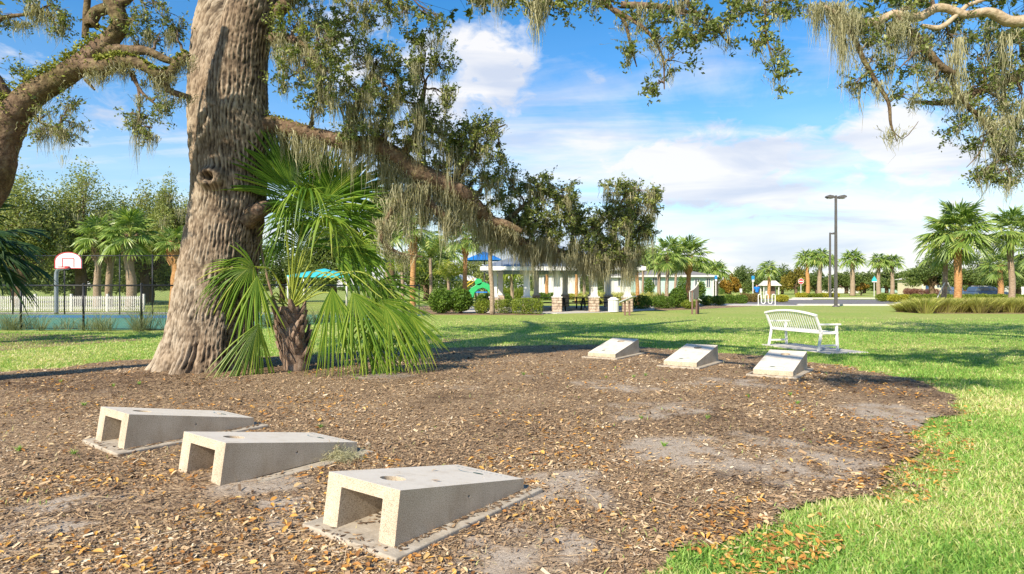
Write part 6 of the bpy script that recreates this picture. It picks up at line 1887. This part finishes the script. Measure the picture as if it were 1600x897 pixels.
def bike_rack():
    b = G(1198, 478); b[2] = .04; root = thing('bike_rack', 'white wave shaped bike rack on the footpath', 'bike rack', b)
    pts = []; w = .24; x = -.66
    for i in range(3):
        xx = x + i * .54
        if i == 0: pts.append((xx, 0, 0))
        pts += [(xx, 0, .25), (xx, 0, .72)] + [(xx + .12 - .12 * math.cos(t), 0, .72 + .13 * math.sin(t)) for t in np.linspace(.4, PI - .4, 5)] + [(xx + .24, 0, .72), (xx + .24, 0, .25)]
        if i < 2: pts += [(xx + .39 - .15 * math.cos(t), 0, .25 - .15 * math.sin(t)) for t in np.linspace(.4, PI - .4, 5)]
        else: pts.append((xx + .24, 0, 0))
    MB().tube(curve(pts, .04), .032, 8).obj('tube', M['white'], root)
    for xx in (-.66, .66): MB().lathe([(0, .015), (.07, .015), (.07, 0)], (xx, 0, 0), 12).obj('foot_plate', M['white'], root)


bike_rack()


def lamp(label, px, d, top, heads, w):
    b = P(px, HOR, d); b[2] = 0; H = CAMH - (top - HOR) * d / FPX
    root = thing('street_lamp', label, 'lamp post', b)
    MB().lathe([(.24, 0), (.24, .06), (.17, .10), (.14, .12)], n=12).obj('base_cover', M['pole'], root)
    MB().box((0, 0, H / 2), (w, w, H), taper=.72).obj('pole', M['pole'], root, bevel=.01)
    for s in heads:
        q = MB(); q.bar((0, 0, H - .12), (s * .3, 0, H - .10), .07, .07); q.obj('arm', M['pole'], root)
        q = MB(); q.prism([(s * .16, H - .20), (s * .24, H - .02), (s * .52, H + .03), (s * .70, H - .04), (s * .72, H - .14), (s * .5, H - .22)], -.22, .22, 'y'); q.obj('lamp_head', M['pole'], root, bevel=.02)
        q = MB(); q.box((s * .45, 0, H - .225), (.34, .32, .02)); q.obj('lens', M['white2'], root)


lamp('tall near lamp post with two shoebox heads at the road edge', 1306, 46.8, 306, (-1, 1), .19)
lamp('farther lamp post with a single head left of the tall one', 1297, 84, 364, (1,), .24)


def post_sign(name, label, px, d, top, face, mat, w, h, pmat='white2'):
    b = P(px, HOR, d); b[2] = 0; H = CAMH - (top - HOR) * d / FPX
    root = thing(name, label, 'sign', b)
    MB().box((0, .03, (H - h * .3) / 2), (.09, .06, H - h * .3)).obj('post', M[pmat], root)
    if face == 'disc':
        q = MB(); a = np.linspace(0, 2 * PI, 28, endpoint=False); q.prism([(w * math.cos(k), H - w + w * math.sin(k)) for k in a], -.03, -.01, 'y'); q.obj('sign_face', M[mat], root)
        q = MB(); q.box((0, -.036, H - w), (w * 1.4, .008, w * .34)); q.obj('white_bar', M['white'], root)
        q = MB(); ring = [(w * math.cos(k), -.034, H - w + w * math.sin(k)) for k in np.append(a, 0)]; q.tube(ring, .035, 5); q.obj('white_border', M['white'], root)
    elif face == 'gable':
        q = MB(); q.prism([(-w, H - h), (w, H - h), (w * .75, H - h * .55), (0, H), (-w * .75, H - h * .55)], -.06, .0, 'y'); q.obj('sign_face', M[mat], root)
        q = MB(); q.box((0, -.045, H - h - .06), (w * 1.7, .05, .12)); q.obj('white_strip', M['white'], root)
    else:
        q = MB(); q.box((0, -.02, H - h / 2), (w, .03, h)); q.obj('sign_face', M[mat], root)
        q = MB(); q.box((0, -.04, H - h * 1.28), (w * .8, .02, h * .5)); q.obj('white_plate', M['white'], root)


post_sign('road_sign', 'red and white round no entry sign across the road', 1251.5, 100, 436, 'disc', 'red', .42, .5)
post_sign('information_sign', 'blue topped white post sign left of the kiosk', 1176.5, 70, 431.5, 'rect', 'sky_sign', .32, .42)
post_sign('information_sign', 'white and blue post sign right of the mint house', 1118.5, 58, 431, 'rect', 'sky_sign', .24, .34)
post_sign('street_sign', 'teal street name sign on a white post before the far palms', 1366, 98, 432, 'gable', 'teal', .42, .8)
post_sign('information_sign', 'small wooden post with a white cap by the brown shrub', 1157.5, 56, 451.5, 'rect', 'white2', .22, .22, 'wood')


def kiosk():
    d = 82; b = P(1202.5, HOR, d); b[2] = 0; root = thing('notice_kiosk', 'small white roofed notice kiosk behind the bike rack', 'kiosk', b)
    H = CAMH + (HOR - 447) * d / FPX
    for x in (-.95, .95):
        for y in (-.5, .5): MB().box((x, y, H / 2), (.12, .12, H)).obj('post', M['white2'], root)
    q = MB(); w0, w1 = 1.25, .78; z0, z1 = H, H + .65
    v = [(-w0, -.8, z0), (w0, -.8, z0), (w0, .8, z0), (-w0, .8, z0), (-w1, -.05, z1), (w1, -.05, z1), (w1, .05, z1), (-w1, .05, z1)]
    q.add(v, [(0, 1, 5, 4), (1, 2, 6, 5), (2, 3, 7, 6), (3, 0, 4, 7), (4, 5, 6, 7), (3, 2, 1, 0)]); q.obj('roof', M['kerb'], root)
    MB().box((-.25, 0, .95), (.75, .06, 1.1)).obj('notice_board', M['white'], root)
    MB().box((.45, .05, 1.0), (.5, .06, 1.0)).obj('side_panel', M['wood'], root)


kiosk()


def person():
    d = 62; b = P(1182.5, HOR, d); b[2] = 0
    root = thing('person', 'person with dark hair in a bright blue shirt standing behind the brown shrub', 'person', b)

    def skin(name, verts, edges, radii, mat, rootv=0):
        me = bpy.data.meshes.new(name); me.from_pydata(verts, edges, []); o = bpy.data.objects.new(name, me); COL.objects.link(o); o.parent = root
        m = o.modifiers.new('skin', 'SKIN'); m.use_smooth_shade = True
        for v, r in zip(me.skin_vertices[0].data, radii): v.radius = (r, r) if not isinstance(r, tuple) else r
        me.skin_vertices[0].data[rootv].use_root = True
        s = o.modifiers.new('sub', 'SUBSURF'); s.levels = 1; s.render_levels = 2
        me.materials.append(M[mat]); return o
    # body seen from behind, arms a little forward
    V = [(0, 0, .95), (0, -.01, 1.15), (0, 0, 1.38), (0, 0, 1.50), (0, .03, 1.60), (0, .04, 1.72), (.10, 0, .90), (.12, .01, .50), (.13, 0, .08), (.14, .12, .03), (-.10, 0, .90), (-.12, .01, .50), (-.13, 0, .08), (-.14, .12, .03),
         (.19, 0, 1.42), (.27, .04, 1.16), (.24, .20, .98), (.22, .28, .94), (-.19, 0, 1.42), (-.27, .04, 1.16), (-.24, .20, .98), (-.22, .28, .94)]
    E = [(0, 1), (1, 2), (2, 3), (3, 4), (4, 5), (0, 6), (6, 7), (7, 8), (8, 9), (0, 10), (10, 11), (11, 12), (12, 13), (2, 14), (14, 15), (15, 16), (16, 17), (2, 18), (18, 19), (19, 20), (20, 21)]
    Rr = [.13, .13, .15, .055, .085, .08, .09, .06, .04, .035, .09, .06, .04, .035, .06, .042, .03, .03, .06, .042, .03, .03]
    skin('body', V, E, Rr, 'skin')
    skin('shirt', [(0, 0, .92), (0, -.01, 1.15), (0, 0, 1.38), (0, 0, 1.46), (.20, 0, 1.42), (.275, .03, 1.22), (-.20, 0, 1.42), (-.275, .03, 1.22)], [(0, 1), (1, 2), (2, 3), (2, 4), (4, 5), (2, 6), (6, 7)], [.18, .165, .18, .08, .085, .075, .085, .075], 'blue', 1)
    skin('trousers', [(0, 0, .93), (.11, 0, .86), (.125, .01, .5), (.13, 0, .1), (-.11, 0, .86), (-.125, .01, .5), (-.13, 0, .1)], [(0, 1), (1, 2), (2, 3), (0, 4), (4, 5), (5, 6)], [.15, .115, .08, .065, .115, .08, .065], 'trousers')
    skin('hair', [(0, .0, 1.64), (0, .0, 1.71), (0, .015, 1.76)], [(0, 1), (1, 2)], [.085, .10, .08], 'hair')


person()


def canopy(name, label, px0, px1, pyt, pye, d, mat, posts, depth=3.0, pmat='white2'):
    a = P(px0, pye, d); c = P(px1, pye, d); b = (a + c) / 2; b[2] = 0; w = (c - a)[0] / 2; ze = a[2]; zt = P(0, pyt, d)[2]
    root = thing(name, label, 'shade canopy', b)
    q = MB(); n = 10; rows = []
    for v in range(n + 1):
        for u in range(n + 1):
            x = -1 + 2 * u / n; y = -1 + 2 * v / n
            m = max(abs(x), abs(y)); sag = .10 * (zt - ze) * (1 - (min(abs(x), abs(y)) / max(m, .01)) ** 2) * m
            rows.append((x * w, y * depth / 2, ze + (zt - ze) * (1 - m) - sag * .8))
    q.add(rows, [(v * (n + 1) + u, v * (n + 1) + u + 1, (v + 1) * (n + 1) + u + 1, (v + 1) * (n + 1) + u) for v in range(n) for u in range(n)], None, True); q.obj('fabric', M[mat], root)
    q = MB()
    for s in (-1, 1):
        q.bar((-w, s * depth / 2, ze - .05), (w, s * depth / 2, ze - .05), .05, .12); q.bar((s * w, -depth / 2, ze - .05), (s * w, depth / 2, ze - .05), .05, .12)
    q.obj('valance', M[mat], root)
    for x, y in posts: MB().tube([(x * w, y * depth / 2, 0), (x * w, y * depth / 2, (ze if abs(x) > .5 else zt) - .03)], .06, 8).obj('post', M[pmat], root)


canopy('shade_canopy', 'teal shade canopy behind the young palm fronds', 462, 552, 420, 431.5, 40, 'teal', [(-.98, -.98), (.98, -.98), (-.98, .98), (.98, .98)], 3.0)
canopy('shade_canopy', 'bright blue shade canopy over the playground', 731, 783, 393, 406, 58, 'blue', [(0, 0)], 3.0, 'pole')
canopy('shade_canopy', 'white peaked canopy left of the playground slide', 705, 748, 425, 438, 70, 'white', [(-.95, -.95), (.95, -.95), (-.95, .95), (.95, .95)], 3.5)


def slide():
    d = 52; b = P(752, HOR, d); b[2] = 0; u = d / FPX
    root = thing('playground_slide', 'bright green curved plastic playground slide with yellow rails behind the shrubs', 'playground slide', b)
    z = lambda py: CAMH - (py - HOR) * u
    X_ = lambda x: (x - 754) * u
    outer = [(731, 468), (733, 458), (739, 450), (747, 445), (757, 441), (765, 444), (771, 451), (777, 461), (779, 468)]
    inner = [(772, 468), (768, 459), (763, 453), (757, 450), (750, 452), (744, 458), (741, 468)]
    poly = [(X_(x), z(y)) for x, y in outer + inner]
    for y0, y1 in ((-.50, -.40), (.40, .50)):
        q = MB(); q.prism(poly, y0, y1, 'y'); q.obj('slide_side', M['green_slide'], root, bevel=.02)
    mid = curve([(X_(x), 0, z(y)) for x, y in [(735, 468), (737, 459), (742, 453), (749, 449), (757, 446), (764, 449), (769, 455), (774, 463), (776, 468)]], .12)
    q = MB(); rows = [c + np.array([0, yy, 0]) for c in mid for yy in (-.42, .42)]
    q.add(rows, [(2 * i, 2 * i + 1, 2 * i + 3, 2 * i + 2) for i in range(len(mid) - 1)], None, True)
    o = q.obj('slide_chute', M['green_slide'], root); s = o.modifiers.new('solid', 'SOLIDIFY'); s.thickness = .06
    q = MB(); a = np.linspace(0, 2 * PI, 20, endpoint=False); c = ((748 - 752) * u, z(441))
    q.prism([(c[0] + .30 * math.cos(k), c[1] + .27 * math.sin(k)) for k in a], -.5, -.44, 'y'); q.box((c[0], -.425, c[1] - .22), (.5, .05, .5)); q.obj('round_panel', M['green_slide'], root)
    q = MB()
    for dz in (0, .28): q.tube([((728 - 752) * u, -.3, z(450) + dz), ((742 - 752) * u, -.3, z(440) + dz)], .035, 6)
    q.obj('hand_rail', M['yellow'], root)
    q = MB(); q.box((0, .0, z(457)), (1.0, .9, .10)); q.obj('deck', M['blue'], root)
    for x in (-.45, .45): MB().tube([(x, .4, 0), (x, .4, z(440))], .05, 8).obj('post', M['pole'], root)


slide()


def house(label, px0, px1, d, eave, ridge, wall, roofm, wins, door=None, depth=8, ov=.5):
    a = P(px0, HOR, d); c = P(px1, HOR, d); b = (a + c) / 2; b[2] = 0; w = (c - a)[0] / 2; z = lambda py: CAMH - (py - HOR) * d / FPX
    root = thing('house', label, 'house', b); ze = z(eave); zr = z(ridge)
    MB().box((0, depth / 2, ze / 2), (2 * w, depth, ze)).obj('wall', M[wall], root)
    q = MB(); W = w + ov; D0, D1 = -ov, depth + ov; h = min(W * .8, depth / 2)
    v = [(-W, D0, ze), (W, D0, ze), (W, D1, ze), (-W, D1, ze), (-W + h, depth / 2, zr), (W - h, depth / 2, zr)]
    q.add(v, [(0, 1, 5, 4), (2, 3, 4, 5), (3, 2, 1, 0)]); q.add(v, [(1, 2, 5), (3, 0, 4)]); q.obj('roof', M[roofm], root)
    MB().box((0, -ov, ze - .08), (2 * W, .06, .22)).obj('fascia', M['white2'], root)
    for i, (pa, pb, pt, pbm) in enumerate(wins):
        x0 = (pa - 800) / FPX * d - b[0]; x1 = (pb - 800) / FPX * d - b[0]; z0, z1 = z(pbm), z(pt)
        f = MB().box(((x0 + x1) / 2, -.02, (z0 + z1) / 2), (x1 - x0 + .2, .08, z1 - z0 + .2)).obj('window', M['white2'], root)
        MB().box(((x0 + x1) / 2, -.05, (z0 + z1) / 2), (x1 - x0, .06, z1 - z0)).obj('pane', M['pane'], f)
        MB().box(((x0 + x1) / 2, -.09, (z0 + z1) / 2), (.06, .03, z1 - z0)).obj('mullion', M['white2'], f)
    if door:
        pa, pb, pt = door; x0 = (pa - 800) / FPX * d - b[0]; x1 = (pb - 800) / FPX * d - b[0]
        MB().box(((x0 + x1) / 2, -.03, z(pt) / 2), (x1 - x0, .08, z(pt))).obj('door', M['sky_door'], root)
    for s in (-1, 1): MB().box((s * (w + .02), -.02, ze / 2), (.14, .1, ze)).obj('corner_board', M['white2'], root)
    return root


M['sky_door'] = flat('blue_door', (.05, .10, .20), .4)
house('low mint green house with a grey roof behind the palms', 1000, 1114, 78, 431, 418, 'mint', 'shingle', [(1020, 1026, 435, 447), (1086, 1092, 437, 449), (1104, 1109, 436, 449)], depth=10)
house('white building end behind the right pavilion columns', 958, 1000, 84, 432, 421, 'white2', 'shingle', [(966, 972, 436, 447)])
house('pale building with grey roof seen under the left part of the pavilion', 838, 905, 88, 427, 415, 'white2', 'shingle', [(850, 856, 432, 444), (880, 886, 432, 444)])
house('cream house with a dark blue door left of the orange trunked palm', 1441, 1478, 125, 437, 429, 'cream', 'kerb', [(1453, 1460, 440, 450), (1464, 1471, 440, 450)], (1446, 1450.5, 440))
house('white house at the far right behind the car', 1586, 1640, 120, 438, 428, 'white2', 'shingle', [(1590, 1594, 442, 452)])
house('small pale house far behind the leftmost of the far small palms', 1310, 1330, 170, 447, 443, 'white2', 'shingle', [(1316, 1320, 449, 452)])
house('low mint house far behind the street sign palms', 1405, 1432, 165, 443, 437, 'mint', 'shingle', [(1411, 1415, 446, 451)])


def wall_low():
    b = P(1290, HOR, 150); b[2] = 0; root = thing('low_wall', 'long low white wall behind the lamp posts', 'wall', b)
    MB().box((3.2, 0, .6), (9, .25, 1.2)).obj('panel', M['white2'], root); MB().box((3.2, 0, 1.24), (9.2, .35, .10)).obj('coping', M['kerb'], root)


wall_low()


def car():
    d = 76; px0, px1 = 1518, 1566; b = P((px0 + px1) / 2, HOR, d); b[2] = 0
    root = thing('parked_car', 'blue grey car with roof rack parked behind the red shrub', 'car', b)
    L = 2.15; W = .88
    low = [(-L, .35), (-L - .02, .75), (-L + .1, .92), (-1.2, .98), (1.0, .98), (1.75, .88), (L, .72), (L, .38), (1.75, .28), (-1.8, .28)]
    q = MB(); q.prism(low, -W, W, 'y'); q.obj('body', M['car_blue'], root, bevel=.05)
    q = MB(); cab = [(-1.95, .96), (-1.75, 1.38), (-1.55, 1.47), (.25, 1.47), (.45, 1.42), (1.1, .96)]
    q.prism(cab, -W * .86, W * .86, 'y'); q.obj('cabin', M['car_blue'], root, bevel=.05)
    for pts in ([(-1.72, 1.02), (-1.60, 1.36), (-1.1, 1.38), (-1.1, 1.02)], [(-1.0, 1.02), (-1.0, 1.38), (-.32, 1.38), (-.32, 1.02)], [(-.22, 1.02), (-.22, 1.38), (.28, 1.36), (.72, 1.02)]):
        q = MB(); q.prism(pts, -W * .86 - .02, -W * .86 + .01, 'y'); q.obj('side_window', M['pane'], root)
    q = MB(); q.add([(1.08, -.68, 1.0), (1.08, .68, 1.0), (.50, .62, 1.42), (.50, -.62, 1.42)], [(0, 1, 2, 3)]); q.obj('windscreen', M['pane'], root).location = (.03, 0, .02)
    for x in (-1.35, 1.3):
        for s in (-1, 1):
            w = MB().tube([(x, s * (W - .16), .33), (x, s * (W + .03), .33)], .33, 20, smooth=False).obj('wheel', M['tyre'], root)
            MB().tube([(x, s * (W + .0), .33), (x, s * (W + .05), .33)], .2, 16, smooth=False).obj('rim', M['galv'], w)
    for y in (-.55, .55): MB().tube([(-1.5, y, 1.55), (.2, y, 1.55)], .025, 6).obj('roof_rail', M['galv'], root)
    for y in (-.62, .62): MB().box((L, y, .68), (.05, .3, .12)).obj('headlight', M['white'], root)
    r2 = dup(root, P(1489, HOR, 92) * [1, 1, 0], 1.2, 'darker car end glimpsed between the two nearest grass bed palms')


car()


def stakes():
    for lb, px, d in (('pair of white support stakes braced to the slim leaning palm', 1477, 43),):
        b = P(px, HOR, d); b[2] = 0; root = thing('support_stakes', lb, 'stakes', b)
        for x in (-.95, .95): MB().bar((x, -.1, 0), (x * .1, -.1, 1.75), .05, .05, (0, 1, 0)).obj('stake', M['white2'], root)


stakes()


# ground tufts at the trunk foot and weeds in the mulch
def weeds():
    q = MB()
    for i in range(26):
        x, y = rng.uniform(-7, 4), rng.uniform(5, 10.5)
        for k in range(7): 
            a = rng.random() * 6.28; grass_clump(q, np.array([x, y, hgt(x, y)[0]]), .03, .06, 3, .003)
    tag(q.obj('weeds', M['grass'], kind='stuff'), 'tiny green weeds sprouting here and there in the mulch', 'weeds')


weeds()
